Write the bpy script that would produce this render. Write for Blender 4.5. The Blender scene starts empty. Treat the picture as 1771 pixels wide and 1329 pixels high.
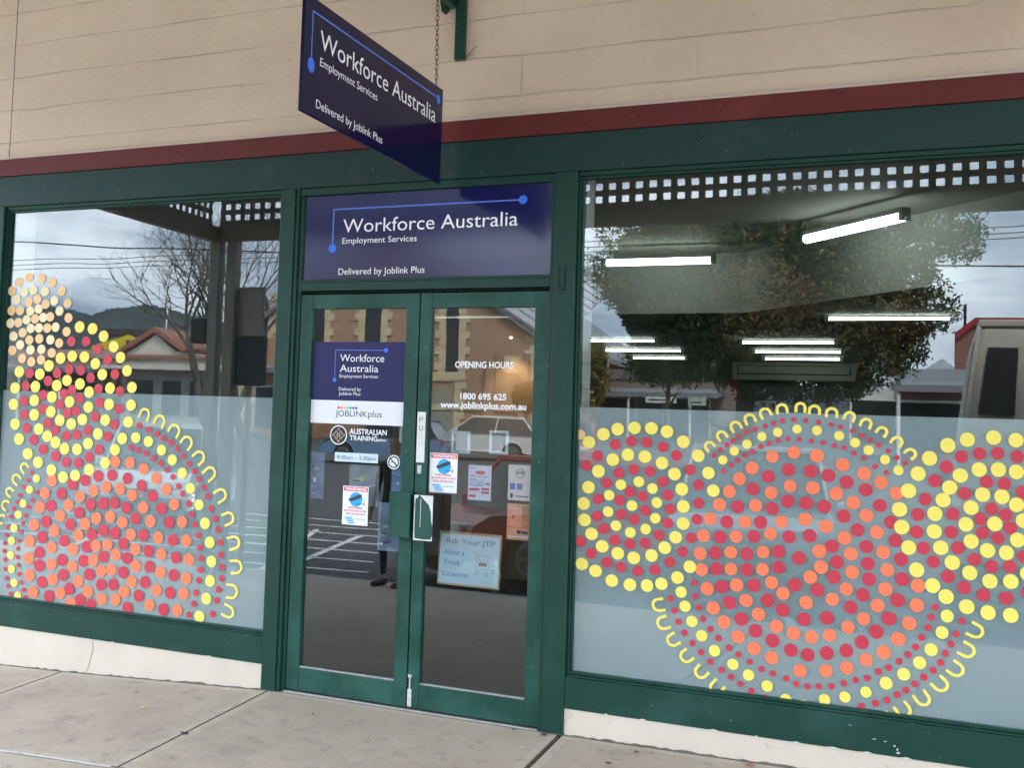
import bpy, bmesh, math, random
from mathutils import Vector, Matrix
random.seed(7)
SC = bpy.context.scene
COL = SC.collection
PI = math.pi
# ------------------------------------------------------------------ camera
CX, CY, CZ = 2.00784, -6.62418, 1.45
F, YAW, PIT, ROL, PX, PY = 2202.806, 0.516845, 0.0689154, 0.0445385, -465.0026, -69.1687
fw = Vector((-math.sin(YAW)*math.cos(PIT), math.cos(YAW)*math.cos(PIT), math.sin(PIT)))
rt = fw.cross(Vector((0, 0, 1))).normalized(); up = rt.cross(fw)
r2 = math.cos(ROL)*rt + math.sin(ROL)*up
u2 = -math.sin(ROL)*rt + math.cos(ROL)*up
cam = bpy.data.cameras.new('camera')
co = bpy.data.objects.new('camera', cam); COL.objects.link(co)
co.matrix_world = Matrix(((r2.x, u2.x, -fw.x, CX), (r2.y, u2.y, -fw.y, CY), (r2.z, u2.z, -fw.z, CZ), (0, 0, 0, 1)))
cam.sensor_fit = 'HORIZONTAL'; cam.sensor_width = 36
cam.lens = F/1771*36
cam.shift_x = -PX/1771
cam.shift_y = PY/1771
cam.clip_end = 3000
SC.camera = co
# ------------------------------------------------------------------ world, sun, exposure
W = bpy.data.worlds.new('World'); SC.world = W; W.use_nodes = True
nt = W.node_tree; nt.nodes.clear()
SUN_EL, SUN_AZ = math.radians(48), math.radians(35)
SKYOFF = (5.3, 7.7, 2.2)
def nn(t, typ, **k):
    n = t.nodes.new(typ)
    for a, v in k.items(): setattr(n, a, v)
    return n
out = nn(nt, 'ShaderNodeOutputWorld'); bg = nn(nt, 'ShaderNodeBackground')
sky = nn(nt, 'ShaderNodeTexSky', sky_type='NISHITA', sun_disc=False, sun_elevation=SUN_EL, sun_rotation=SUN_AZ)
tc = nn(nt, 'ShaderNodeTexCoord'); mp = nn(nt, 'ShaderNodeMapping')
mp.inputs['Scale'].default_value = (1.0, 1.0, 3.2); mp.inputs['Location'].default_value = SKYOFF
n1 = nn(nt, 'ShaderNodeTexNoise'); n1.inputs['Scale'].default_value = 4.6; n1.inputs['Detail'].default_value = 7; n1.inputs['Roughness'].default_value = .56
n2 = nn(nt, 'ShaderNodeTexNoise'); n2.inputs['Scale'].default_value = 1.7; n2.inputs['Detail'].default_value = 3
r1 = nn(nt, 'ShaderNodeValToRGB'); e = r1.color_ramp.elements
e[0].position = .40; e[0].color = (2.5, 3.3, 4.4, 1); e[1].position = .60; e[1].color = (7.2, 8.1, 9.1, 1)
el = r1.color_ramp.elements.new(.5); el.color = (4.5, 5.4, 6.5, 1)
rm = nn(nt, 'ShaderNodeValToRGB'); rm.color_ramp.elements[0].position = .1; rm.color_ramp.elements[1].position = .3; rm.color_ramp.elements[0].color = (.96, .96, .96, 1)
mx = nn(nt, 'ShaderNodeMixRGB')
nt.links.new(tc.outputs['Generated'], mp.inputs[0])
nt.links.new(mp.outputs[0], n1.inputs[0]); nt.links.new(mp.outputs[0], n2.inputs[0])
nt.links.new(n1.outputs[0], r1.inputs[0]); nt.links.new(n2.outputs[0], rm.inputs[0])
nt.links.new(rm.outputs[0], mx.inputs[0]); nt.links.new(sky.outputs[0], mx.inputs[1]); nt.links.new(r1.outputs[0], mx.inputs[2])
nt.links.new(mx.outputs[0], bg.inputs[0]); bg.inputs[1].default_value = 0.1
nt.links.new(bg.outputs[0], out.inputs[0])
sl = bpy.data.lights.new('sun', 'SUN'); sl.energy = 1.3; sl.angle = math.radians(20); sl.color = (1, .96, .9)
so = bpy.data.objects.new('sun', sl); COL.objects.link(so)
# azimuth measured like the sky texture: the cloud-veiled sun stands behind the shop and lights the street
sd = Vector((math.sin(SUN_AZ)*math.cos(SUN_EL), math.cos(SUN_AZ)*math.cos(SUN_EL), math.sin(SUN_EL)))
so.rotation_euler = sd.to_track_quat('Z', 'Y').to_euler()
SC.view_settings.view_transform = 'Standard'; SC.view_settings.look = 'None'
SC.view_settings.exposure = 3.22; SC.view_settings.gamma = 1
SC.view_settings.use_curve_mapping = False
SC.render.engine = 'CYCLES'
SC.cycles.use_denoising = True
SC.cycles.max_bounces = 10; SC.cycles.transparent_max_bounces = 16
SC.cycles.glossy_bounces = 5; SC.cycles.diffuse_bounces = 4
SC.cycles.sample_clamp_indirect = 6
# ------------------------------------------------------------------ materials
MATS = {}
def lin(h):
    h = h.lstrip('#'); c = [int(h[i:i+2], 16)/255 for i in (0, 2, 4)]
    return tuple((v/12.92 if v <= .04045 else ((v+.055)/1.055)**2.4) for v in c)
def mat(name, col=(.5, .5, .5), rough=.6, var=.12, scale=8., bump=.0, bscale=40., metal=0., emit=None, es=0., spec=.5, col2=None, c2thr=(.5, .6), c2scale=5., detail=5., coat=0.):
    if name in MATS: return MATS[name]
    m = bpy.data.materials.new(name); m.use_nodes = True; t = m.node_tree
    b = t.nodes['Principled BSDF']
    co_ = nn(t, 'ShaderNodeTexCoord')
    no = nn(t, 'ShaderNodeTexNoise'); no.inputs['Scale'].default_value = scale; no.inputs['Detail'].default_value = detail
    t.links.new(co_.outputs['Object'], no.inputs['Vector'])
    rp = nn(t, 'ShaderNodeValToRGB'); a, z = rp.color_ramp.elements
    a.position = .3; z.position = .7
    a.color = tuple(max(0, c*(1-var)) for c in col)+(1,); z.color = tuple(min(1, c*(1+var)) for c in col)+(1,)
    t.links.new(no.outputs[0], rp.inputs[0]); last = rp.outputs[0]
    if col2:
        n3 = nn(t, 'ShaderNodeTexNoise'); n3.inputs['Scale'].default_value = c2scale; n3.inputs['Detail'].default_value = 8; n3.inputs['Roughness'].default_value = .62
        t.links.new(co_.outputs['Object'], n3.inputs['Vector'])
        r3 = nn(t, 'ShaderNodeValToRGB'); r3.color_ramp.elements[0].position, r3.color_ramp.elements[1].position = c2thr
        mm = nn(t, 'ShaderNodeMixRGB'); mm.inputs[2].default_value = tuple(col2)+(1,)
        t.links.new(n3.outputs[0], r3.inputs[0]); t.links.new(r3.outputs[0], mm.inputs[0]); t.links.new(last, mm.inputs[1]); last = mm.outputs[0]
    t.links.new(last, b.inputs['Base Color'])
    b.inputs['Roughness'].default_value = rough; b.inputs['Metallic'].default_value = metal
    b.inputs['Specular IOR Level'].default_value = spec
    if coat: b.inputs['Coat Weight'].default_value = coat; b.inputs['Coat Roughness'].default_value = .05
    if bump:
        nb = nn(t, 'ShaderNodeTexNoise'); nb.inputs['Scale'].default_value = bscale; nb.inputs['Detail'].default_value = 6
        t.links.new(co_.outputs['Object'], nb.inputs['Vector'])
        bp = nn(t, 'ShaderNodeBump'); bp.inputs['Strength'].default_value = bump; bp.inputs['Distance'].default_value = .01
        t.links.new(nb.outputs[0], bp.inputs['Height']); t.links.new(bp.outputs[0], b.inputs['Normal'])
    if emit:
        b.inputs['Emission Color'].default_value = tuple(emit)+(1,); b.inputs['Emission Strength'].default_value = es
    MATS[name] = m; return m

def glassmat(name, ior=1.5, tint=(.93, .96, .95)):
    m = bpy.data.materials.new(name); m.use_nodes = True; t = m.node_tree; t.nodes.clear()
    o = nn(t, 'ShaderNodeOutputMaterial'); mixn = nn(t, 'ShaderNodeMixShader'); fr = nn(t, 'ShaderNodeFresnel'); fr.inputs[0].default_value = ior
    tr = nn(t, 'ShaderNodeBsdfTransparent'); tr.inputs[0].default_value = tint+(1,)
    gl = nn(t, 'ShaderNodeBsdfGlossy'); gl.inputs['Roughness'].default_value = 0.0; gl.inputs[0].default_value = (1, 1, 1, 1)
    # float glass is never perfectly flat: a very slight, long wave in the surface
    tcn = nn(t, 'ShaderNodeTexCoord'); nz = nn(t, 'ShaderNodeTexNoise'); nz.inputs['Scale'].default_value = 1.3; nz.inputs['Detail'].default_value = 1
    bp = nn(t, 'ShaderNodeBump'); bp.inputs['Strength'].default_value = .025; bp.inputs['Distance'].default_value = .02
    t.links.new(tcn.outputs['Object'], nz.inputs['Vector']); t.links.new(nz.outputs[0], bp.inputs['Height']); t.links.new(bp.outputs[0], gl.inputs['Normal'])
    # the same reflectance on both faces of the pane (light is not bent inside it)
    ge = nn(t, 'ShaderNodeNewGeometry'); mr = nn(t, 'ShaderNodeMapRange'); mr.inputs['To Min'].default_value = ior; mr.inputs['To Max'].default_value = 1/ior
    t.links.new(ge.outputs['Backfacing'], mr.inputs['Value']); t.links.new(mr.outputs[0], fr.inputs[0])
    t.links.new(fr.outputs[0], mixn.inputs[0]); t.links.new(tr.outputs[0], mixn.inputs[1]); t.links.new(gl.outputs[0], mixn.inputs[2])
    t.links.new(mixn.outputs[0], o.inputs[0]); MATS[name] = m; return m
GLASS = glassmat('window_glass', 1.60)

def film_mat():
    m = bpy.data.materials.new('frosted_vinyl'); m.use_nodes = True; t = m.node_tree; t.nodes.clear()
    o = nn(t, 'ShaderNodeOutputMaterial'); mixn = nn(t, 'ShaderNodeMixShader'); mixn.inputs[0].default_value = .22
    d = nn(t, 'ShaderNodeBsdfDiffuse'); tl = nn(t, 'ShaderNodeBsdfTranslucent')
    tcn = nn(t, 'ShaderNodeTexCoord'); nz = nn(t, 'ShaderNodeTexNoise'); nz.inputs['Scale'].default_value = 1.1; nz.inputs['Detail'].default_value = 2
    rp = nn(t, 'ShaderNodeValToRGB'); rp.color_ramp.elements[0].color = (.38, .44, .47, 1); rp.color_ramp.elements[1].color = (.45, .515, .55, 1)
    t.links.new(tcn.outputs['Object'], nz.inputs['Vector']); t.links.new(nz.outputs[0], rp.inputs[0]); t.links.new(rp.outputs[0], d.inputs[0])
    tl.inputs[0].default_value = (.5, .56, .6, 1)
    t.links.new(d.outputs[0], mixn.inputs[1]); t.links.new(tl.outputs[0], mixn.inputs[2]); t.links.new(mixn.outputs[0], o.inputs[0])
    MATS['frosted_vinyl'] = m; return m
FILM = film_mat()

def green_mat(name, col, worn, thr=(.52, .75), rough=.32, sc=2.2):
    """old gloss paint: base colour, chalky worn patches stretched along the board, fine scratches"""
    m = bpy.data.materials.new(name); m.use_nodes = True; t = m.node_tree; b = t.nodes['Principled BSDF']
    c = nn(t, 'ShaderNodeTexCoord'); mpn = nn(t, 'ShaderNodeMapping')
    t.links.new(c.outputs['Object'], mpn.inputs[0])
    n = nn(t, 'ShaderNodeTexNoise'); n.inputs['Scale'].default_value = sc; n.inputs['Detail'].default_value = 9; n.inputs['Roughness'].default_value = .6
    t.links.new(mpn.outputs[0], n.inputs['Vector'])
    r = nn(t, 'ShaderNodeValToRGB'); r.color_ramp.elements[0].position, r.color_ramp.elements[1].position = thr
    r.color_ramp.elements[0].color = col+(1,); r.color_ramp.elements[1].color = worn+(1,)
    t.links.new(n.outputs[0], r.inputs[0])
    sp = nn(t, 'ShaderNodeTexNoise'); sp.inputs['Scale'].default_value = 70; sp.inputs['Detail'].default_value = 3
    t.links.new(c.outputs['Object'], sp.inputs['Vector'])
    rs = nn(t, 'ShaderNodeValToRGB'); rs.color_ramp.elements[0].position = .735; rs.color_ramp.elements[1].position = .76
    mm = nn(t, 'ShaderNodeMixRGB'); mm.inputs[2].default_value = (.3, .34, .3, 1)
    t.links.new(sp.outputs[0], rs.inputs[0]); t.links.new(rs.outputs[0], mm.inputs[0]); t.links.new(r.outputs[0], mm.inputs[1])
    t.links.new(mm.outputs[0], b.inputs['Base Color'])
    rr = nn(t, 'ShaderNodeMapRange'); rr.inputs['To Min'].default_value = rough-.08; rr.inputs['To Max'].default_value = rough+.25
    t.links.new(n.outputs[0], rr.inputs['Value']); t.links.new(rr.outputs[0], b.inputs['Roughness'])
    b.inputs['Specular IOR Level'].default_value = .32
    nb = nn(t, 'ShaderNodeTexNoise'); nb.inputs['Scale'].default_value = 28; nb.inputs['Detail'].default_value = 5
    ms = nn(t, 'ShaderNodeMapping'); ms.inputs['Scale'].default_value = (.35, 1, 1)
    t.links.new(c.outputs['Object'], ms.inputs[0]); t.links.new(ms.outputs[0], nb.inputs['Vector'])
    bp = nn(t, 'ShaderNodeBump'); bp.inputs['Strength'].default_value = .25; bp.inputs['Distance'].default_value = .004
    t.links.new(nb.outputs[0], bp.inputs['Height']); t.links.new(bp.outputs[0], b.inputs['Normal'])
    MATS[name] = m; return m
GREEN = green_mat('green_gloss_paint', (.005, .043, .029), (.015, .072, .054))
GREEND = green_mat('green_door_paint', (.007, .056, .038), (.034, .120, .096), thr=(.42, .78), sc=3.)
GREENH = green_mat('green_header_paint', (.008, .036, .031), (.017, .056, .048), rough=.36)
RED = green_mat('oxide_red_paint', (.12, .017, .016), (.17, .034, .030), rough=.4)

def wall_mat():
    m = bpy.data.materials.new('painted_blockwork'); m.use_nodes = True; t = m.node_tree; b = t.nodes['Principled BSDF']
    c = nn(t, 'ShaderNodeTexCoord'); sep = nn(t, 'ShaderNodeSeparateXYZ'); t.links.new(c.outputs['Object'], sep.inputs[0])
    # wobble the courses
    nw = nn(t, 'ShaderNodeTexNoise'); nw.inputs['Scale'].default_value = 2.4; nw.inputs['Detail'].default_value = 5
    t.links.new(c.outputs['Object'], nw.inputs['Vector'])
    wz = nn(t, 'ShaderNodeMath', operation='MULTIPLY_ADD'); wz.inputs[1].default_value = .034
    t.links.new(nw.outputs[0], wz.inputs[0]); t.links.new(sep.outputs['Z'], wz.inputs[2])
    cmb = nn(t, 'ShaderNodeCombineXYZ'); t.links.new(sep.outputs['X'], cmb.inputs[0]); t.links.new(wz.outputs[0], cmb.inputs[1])
    mpn = nn(t, 'ShaderNodeMapping'); mpn.inputs['Location'].default_value = (.1, -3.366+.225*15, 0); t.links.new(cmb.outputs[0], mpn.inputs[0])
    br = nn(t, 'ShaderNodeTexBrick'); br.inputs['Scale'].default_value = 1; br.inputs['Brick Width'].default_value = .46; br.inputs['Row Height'].default_value = .225
    br.inputs['Mortar Size'].default_value = .006; br.inputs['Mortar Smooth'].default_value = 1
    t.links.new(mpn.outputs[0], br.inputs['Vector'])
    # horizontal joints alone (very wide bricks), the upright joints mostly filled with paint
    bh = nn(t, 'ShaderNodeTexBrick'); bh.inputs['Scale'].default_value = 1; bh.inputs['Brick Width'].default_value = 300; bh.inputs['Row Height'].default_value = .225
    bh.inputs['Mortar Size'].default_value = .0065; bh.inputs['Mortar Smooth'].default_value = 1
    t.links.new(mpn.outputs[0], bh.inputs['Vector'])
    nm = nn(t, 'ShaderNodeTexNoise'); nm.inputs['Scale'].default_value = 1.6; nm.inputs['Detail'].default_value = 3
    t.links.new(c.outputs['Object'], nm.inputs['Vector'])
    rmk = nn(t, 'ShaderNodeValToRGB'); rmk.color_ramp.elements[0].position = .34; rmk.color_ramp.elements[0].color = (.12, .12, .12, 1); rmk.color_ramp.elements[1].position = .55
    t.links.new(nm.outputs[0], rmk.inputs[0])
    rv = nn(t, 'ShaderNodeValToRGB'); rv.color_ramp.elements[0].position = .60; rv.color_ramp.elements[1].position = .70
    t.links.new(nm.outputs[0], rv.inputs[0])
    jh = nn(t, 'ShaderNodeMath', operation='MULTIPLY'); t.links.new(bh.outputs['Fac'], jh.inputs[0]); t.links.new(rmk.outputs[0], jh.inputs[1])
    jv = nn(t, 'ShaderNodeMath', operation='MULTIPLY'); t.links.new(br.outputs['Fac'], jv.inputs[0]); t.links.new(rv.outputs[0], jv.inputs[1])
    jj = nn(t, 'ShaderNodeMath', operation='MAXIMUM'); t.links.new(jh.outputs[0], jj.inputs[0]); t.links.new(jv.outputs[0], jj.inputs[1])
    # colour
    n1_ = nn(t, 'ShaderNodeTexNoise'); n1_.inputs['Scale'].default_value = .9; n1_.inputs['Detail'].default_value = 6
    t.links.new(c.outputs['Object'], n1_.inputs['Vector'])
    r = nn(t, 'ShaderNodeValToRGB'); r.color_ramp.elements[0].position = .3; r.color_ramp.elements[1].position = .7
    r.color_ramp.elements[0].color = (.58, .455, .345, 1); r.color_ramp.elements[1].color = (.70, .57, .44, 1)
    t.links.new(n1_.outputs[0], r.inputs[0])
    # grime specks
    ng = nn(t, 'ShaderNodeTexNoise'); ng.inputs['Scale'].default_value = 11; ng.inputs['Detail'].default_value = 8; ng.inputs['Roughness'].default_value = .7
    t.links.new(c.outputs['Object'], ng.inputs['Vector'])
    rg = nn(t, 'ShaderNodeValToRGB'); rg.color_ramp.elements[0].position = .66; rg.color_ramp.elements[1].position = .78
    mg_ = nn(t, 'ShaderNodeMixRGB'); mg_.inputs[2].default_value = (.30, .25, .2, 1)
    t.links.new(ng.outputs[0], rg.inputs[0]); t.links.new(rg.outputs[0], mg_.inputs[0]); t.links.new(r.outputs[0], mg_.inputs[1])
    mj = nn(t, 'ShaderNodeMixRGB'); mj.inputs[2].default_value = (.74, .64, .52, 1)  # paler tone along the joints: edge highlights painted into the colour
    jf = nn(t, 'ShaderNodeMath', operation='MULTIPLY'); jf.inputs[1].default_value = .35; t.links.new(jj.outputs[0], jf.inputs[0])
    t.links.new(jf.outputs[0], mj.inputs[0]); t.links.new(mg_.outputs[0], mj.inputs[1])
    t.links.new(mj.outputs[0], b.inputs['Base Color']); b.inputs['Roughness'].default_value = .75
    # bump: joints plus roller texture
    nb = nn(t, 'ShaderNodeTexNoise'); nb.inputs['Scale'].default_value = 26; nb.inputs['Detail'].default_value = 8
    t.links.new(c.outputs['Object'], nb.inputs['Vector'])
    hh = nn(t, 'ShaderNodeMath', operation='MULTIPLY_ADD'); hh.inputs[1].default_value = .62
    t.links.new(jj.outputs[0], hh.inputs[0]); 
    sc_ = nn(t, 'ShaderNodeMath', operation='MULTIPLY'); sc_.inputs[1].default_value = .6; t.links.new(nb.outputs[0], sc_.inputs[0]); t.links.new(sc_.outputs[0], hh.inputs[2])
    bp = nn(t, 'ShaderNodeBump'); bp.inputs['Strength'].default_value = 1.0; bp.inputs['Distance'].default_value = .010
    t.links.new(hh.outputs[0], bp.inputs['Height']); t.links.new(bp.outputs[0], b.inputs['Normal'])
    MATS['painted_blockwork'] = m; return m
WALL = wall_mat()
CREAM = mat('cream_painted_render', (.65, .56, .46), .55, .05, 3, .25, 18, col2=(.38, .32, .25), c2thr=(.64, .76), c2scale=7)
CONC = None
def conc_mat(name, a, b_, sheen=0):
    m = bpy.data.materials.new(name); m.use_nodes = True; t = m.node_tree; b = t.nodes['Principled BSDF']
    c = nn(t, 'ShaderNodeTexCoord')
    def noise(s, d=6, r=.6, sc=None):
        n = nn(t, 'ShaderNodeTexNoise'); n.inputs['Scale'].default_value = s; n.inputs['Detail'].default_value = d; n.inputs['Roughness'].default_value = r
        if sc:
            mq = nn(t, 'ShaderNodeMapping'); mq.inputs['Scale'].default_value = sc; t.links.new(c.outputs['Object'], mq.inputs[0]); t.links.new(mq.outputs[0], n.inputs['Vector'])
        else: t.links.new(c.outputs['Object'], n.inputs['Vector'])
        return n
    n0 = noise(1.4); r = nn(t, 'ShaderNodeValToRGB'); r.color_ramp.elements[0].position = .3; r.color_ramp.elements[1].position = .7
    r.color_ramp.elements[0].color = a+(1,); r.color_ramp.elements[1].color = b_+(1,); t.links.new(n0.outputs[0], r.inputs[0])
    last = r.outputs[0]
    for s, th, colr, f in ((2.6, (.50, .70), (.23, .19, .155), .34), (9, (.54, .72), (.17, .145, .12), .5), (38, (.655, .70), (.07, .058, .048), .85), (5.5, (.58, .70), (.56, .50, .44), .4)):
        n = noise(s, 8, .68); rr = nn(t, 'ShaderNodeValToRGB'); rr.color_ramp.elements[0].position, rr.color_ramp.elements[1].position = th
        rr.color_ramp.elements[1].color = (f, f, f, 1)
        mm = nn(t, 'ShaderNodeMixRGB'); mm.inputs[2].default_value = colr+(1,)
        t.links.new(n.outputs[0], rr.inputs[0]); t.links.new(rr.outputs[0], mm.inputs[0]); t.links.new(last, mm.inputs[1]); last = mm.outputs[0]
    ng = noise(220, 3, .7); rg = nn(t, 'ShaderNodeMapRange'); rg.inputs['To Min'].default_value = .5; rg.inputs['To Max'].default_value = 1.5
    t.links.new(ng.outputs[0], rg.inputs['Value']); ml = nn(t, 'ShaderNodeMixRGB', blend_type='MULTIPLY'); ml.inputs[0].default_value = 1
    t.links.new(last, ml.inputs[1]); t.links.new(rg.outputs[0], ml.inputs[2]); last = ml.outputs[0]
    t.links.new(last, b.inputs['Base Color']); b.inputs['Roughness'].default_value = .8
    nb = noise(60, 8, .7); bp = nn(t, 'ShaderNodeBump'); bp.inputs['Strength'].default_value = .6; bp.inputs['Distance'].default_value = .005
    t.links.new(nb.outputs[0], bp.inputs['Height']); t.links.new(bp.outputs[0], b.inputs['Normal'])
    MATS[name] = m; return m
CONC = conc_mat('pavement_concrete', (.40, .335, .265), (.53, .45, .36))
CONC2 = conc_mat('trowelled_slab_edge', (.48, .41, .33), (.56, .48, .395))
GROOVE = mat('joint_dirt', (.15, .13, .11), .9, .3, 20)
WHITEP = mat('white_paint', (.72, .71, .68), .6, .08, 20, col2=(.3, .28, .26), c2thr=(.6, .7), c2scale=14)
ASPH = mat('asphalt', (.07, .07, .073), .85, .25, 3, .4, 90, col2=(.085, .083, .08), c2thr=(.45, .7), c2scale=.6)
NAVY = mat('navy_acrylic', (.005, .006, .042), .14, .06, 3, spec=.16)
NAVYT = mat('navy_satin_acrylic', (.007, .008, .075), .12, .06, 3, spec=.45)
NAVYV = mat('navy_vinyl', (.018, .018, .10), .35, .05, 3, spec=.3)
WHITE = mat('white_vinyl', (.82, .83, .86), .5, .03, 5)
TXTW = mat('white_lettering', (.88, .88, .90), .5, .02, 5)
BLUE = mat('bright_blue_vinyl', (.03, .17, .80), .4, .04, 5)
BLUEL = mat('logo_line_blue', (.09, .20, .72), .4, .04, 5)
DOTM = {'Y': mat('yellow_vinyl', (.93, .76, .13), .5, .03, 9), 'R': mat('red_vinyl', (.56, .030, .060), .5, .05, 9), 'O': mat('orange_vinyl', (.92, .20, .085), .5, .04, 9),
        'P': mat('peach_vinyl', (.88, .55, .26), .5, .04, 9), 'C': mat('pale_cream_vinyl', (.88, .74, .42), .5, .04, 9)}
BLACK = mat('black_rubber', (.012, .012, .012), .6, .1)
DARK = mat('dark_gap', (.006, .008, .008), .8, .1)
STEEL = mat('galvanised_steel', (.32, .31, .30), .42, .15, 30, metal=.8)
ALU = mat('worn_aluminium', (.42, .42, .41), .4, .18, 14, .2, 60, metal=.55)
RUST = mat('rusty_chain', (.17, .13, .10), .5, .35, 60, metal=.6)

# ------------------------------------------------------------------ mesh helpers
class MB:
    def __init__(s): s.v = []; s.f = []; s.m = []; s.mats = []
    def mi(s, m):
        if m not in s.mats: s.mats.append(m)
        return s.mats.index(m)
    def add(s, vs, fs, m):
        o = len(s.v); s.v += [tuple(v) for v in vs]; k = s.mi(m)
        for f in fs: s.f.append(tuple(i+o for i in f)); s.m.append(k)
    def box(s, x0, x1, y0, y1, z0, z1, m):
        v = [(x, y, z) for z in (z0, z1) for y in (y0, y1) for x in (x0, x1)]
        s.add(v, [(0, 2, 3, 1), (4, 5, 7, 6), (0, 1, 5, 4), (2, 6, 7, 3), (0, 4, 6, 2), (1, 3, 7, 5)], m)
    def obox(s, M_, sx, sy, sz, m):
        v = [M_ @ Vector((x, y, z)) for z in (0, sz) for y in (-sy/2, sy/2) for x in (-sx/2, sx/2)]
        s.add(v, [(0, 2, 3, 1), (4, 5, 7, 6), (0, 1, 5, 4), (2, 6, 7, 3), (0, 4, 6, 2), (1, 3, 7, 5)], m)
    def prism(s, pts, y0, y1, m):      # polygon in x-z extruded along y
        n = len(pts); v = [(x, y0, z) for x, z in pts]+[(x, y1, z) for x, z in pts]
        s.add(v, [tuple(range(n)), tuple(range(2*n-1, n-1, -1))]+[(i, (i+1) % n+0, (i+1) % n+n, i+n)[::-1] for i in range(n)], m)
    def disc(s, x, z, rx, rz, y, m, n=28, th=.0012, ax='y'):
        pts = [(x+rx*math.cos(2*PI*i/n), z+rz*math.sin(2*PI*i/n)) for i in range(n)]
        if ax == 'y': s.prism(pts, y, y+th, m)
        else:
            v = [(y, p[0], p[1]) for p in pts]+[(y-th, p[0], p[1]) for p in pts]
            s.add(v, [tuple(range(n)), tuple(range(2*n-1, n-1, -1))]+[(i, i+n, (i+1) % n+n, (i+1) % n) for i in range(n)], m)
    def ring(s, x, z, r0, r1, y, m, n=32, th=.0012):
        v = []
        for yy in (y, y+th):
            for r in (r0, r1): v += [(x+r*math.cos(2*PI*i/n), yy, z+r*math.sin(2*PI*i/n)) for i in range(n)]
        f = []
        for i in range(n):
            j = (i+1) % n
            f += [(i, j, n+j, n+i), (2*n+i, 3*n+i, 3*n+j, 2*n+j), (n+i, n+j, 3*n+j, 3*n+i), (i, 2*n+i, 2*n+j, j)]
        s.add(v, f, m)
    def tube(s, pts, r, m, n=8, cap=True, r_end=None):
        pts = [Vector(p) for p in pts]; N = len(pts); vs = []
        for i, p in enumerate(pts):
            d = (pts[min(i+1, N-1)]-pts[max(i-1, 0)])
            if d.length < 1e-9: d = Vector((0, 0, 1))
            d.normalize()
            a = d.cross(Vector((0, 0, 1)) if abs(d.z) < .9 else Vector((1, 0, 0))).normalized(); b = d.cross(a)
            rr = r if r_end is None else r+(r_end-r)*i/max(1, N-1)
            vs += [p+rr*(math.cos(2*PI*k/n)*a+math.sin(2*PI*k/n)*b) for k in range(n)]
        fs = [(i*n+k, i*n+(k+1) % n, (i+1)*n+(k+1) % n, (i+1)*n+k) for i in range(N-1) for k in range(n)]
        if cap: fs += [tuple(range(n))[::-1], tuple(range((N-1)*n, N*n))]
        s.add(vs, fs, m)
    def mesh(s, name):
        me = bpy.data.meshes.new(name); me.from_pydata(s.v, [], s.f)
        for m in s.mats: me.materials.append(m)
        me.polygons.foreach_set('material_index', s.m); me.update(); return me
    def obj(s, name, parent=None, bevel=0, smooth=False, loc=None):
        me = s.mesh(name)
        if bevel or smooth:
            bm = bmesh.new(); bm.from_mesh(me); bmesh.ops.recalc_face_normals(bm, faces=bm.faces)
            bm.to_mesh(me); bm.free()
        if smooth: me.polygons.foreach_set('use_smooth', [True]*len(me.polygons))
        o = bpy.data.objects.new(name, me); COL.objects.link(o)
        if parent: o.parent = parent
        if loc: o.location = loc
        if bevel:
            b = o.modifiers.new('bevel', 'BEVEL'); b.width = bevel; b.segments = 2; b.limit_method = 'ANGLE'; b.angle_limit = math.radians(40)
        return o
def thing(name, label, cat, group=None, loc=(0, 0, 0), rz=0):
    o = bpy.data.objects.new(name, None); COL.objects.link(o); o.location = loc; o.rotation_euler = (0, 0, rz)
    o.empty_display_size = .2
    return tag(o, label, cat, group)
def tag(o, label, cat, group=None):
    o['label'] = label; o['category'] = cat
    if group: o['group'] = group
    return o
def struct(o): o['kind'] = 'structure'; return o
def copy_thing(root, loc, rz, label):
    r = root.copy(); COL.objects.link(r); r.location = loc; r.rotation_euler = (0, 0, rz); r['label'] = label
    for ch in list(root.children):
        c = ch.copy(); COL.objects.link(c); c.parent = r
        for g in ch.children:
            d = g.copy(); COL.objects.link(d); d.parent = c
    return r
_TC = {}
def glyphs(txt, bold=0.):
    """text as flat triangles: list of verts (x,y) and faces, plus its bounds"""
    key = (txt, bold)
    if key in _TC: return _TC[key]
    cu = bpy.data.curves.new('t', 'FONT'); cu.body = txt; cu.size = 1; cu.offset = bold; cu.resolution_u = 4; cu.fill_mode = 'FRONT'
    ob = bpy.data.objects.new('t', cu); COL.objects.link(ob)
    dg = bpy.context.evaluated_depsgraph_get(); me = bpy.data.meshes.new_from_object(ob.evaluated_get(dg))
    vs = [(v.co.x, v.co.y) for v in me.vertices]; fs = [tuple(p.vertices) for p in me.polygons]
    bpy.data.objects.remove(ob); bpy.data.curves.remove(cu); bpy.data.meshes.remove(me)
    _TC[key] = (vs, fs); return _TC[key]
CAP = None
def capheight():
    global CAP
    if CAP is None: CAP = max(v[1] for v in glyphs('H')[0])
    return CAP
def text(mb, txt, a0, a1, base, cap, d, m, ax='y', bold=0., slope=0., facing=-1):
    """lettering fitted between a0 and a1, baseline `base`, capital height `cap`; ax 'y': on a wall facing -y at depth d; ax 'x': on a face at x = d looking +x"""
    vs, fs = glyphs(txt, bold)
    x0 = min(v[0] for v in vs); x1 = max(v[0] for v in vs); k = (a1-a0)/(x1-x0); kz = cap/capheight()
    P = [(a0+(x-x0)*k, base+y*kz+slope*(x-x0)*k) for x, y in vs]
    if ax == 'y': mb.add([(x, d, z) for x, z in P], fs, m)
    else: mb.add([(d, x, z) for x, z in P], fs, m)
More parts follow.
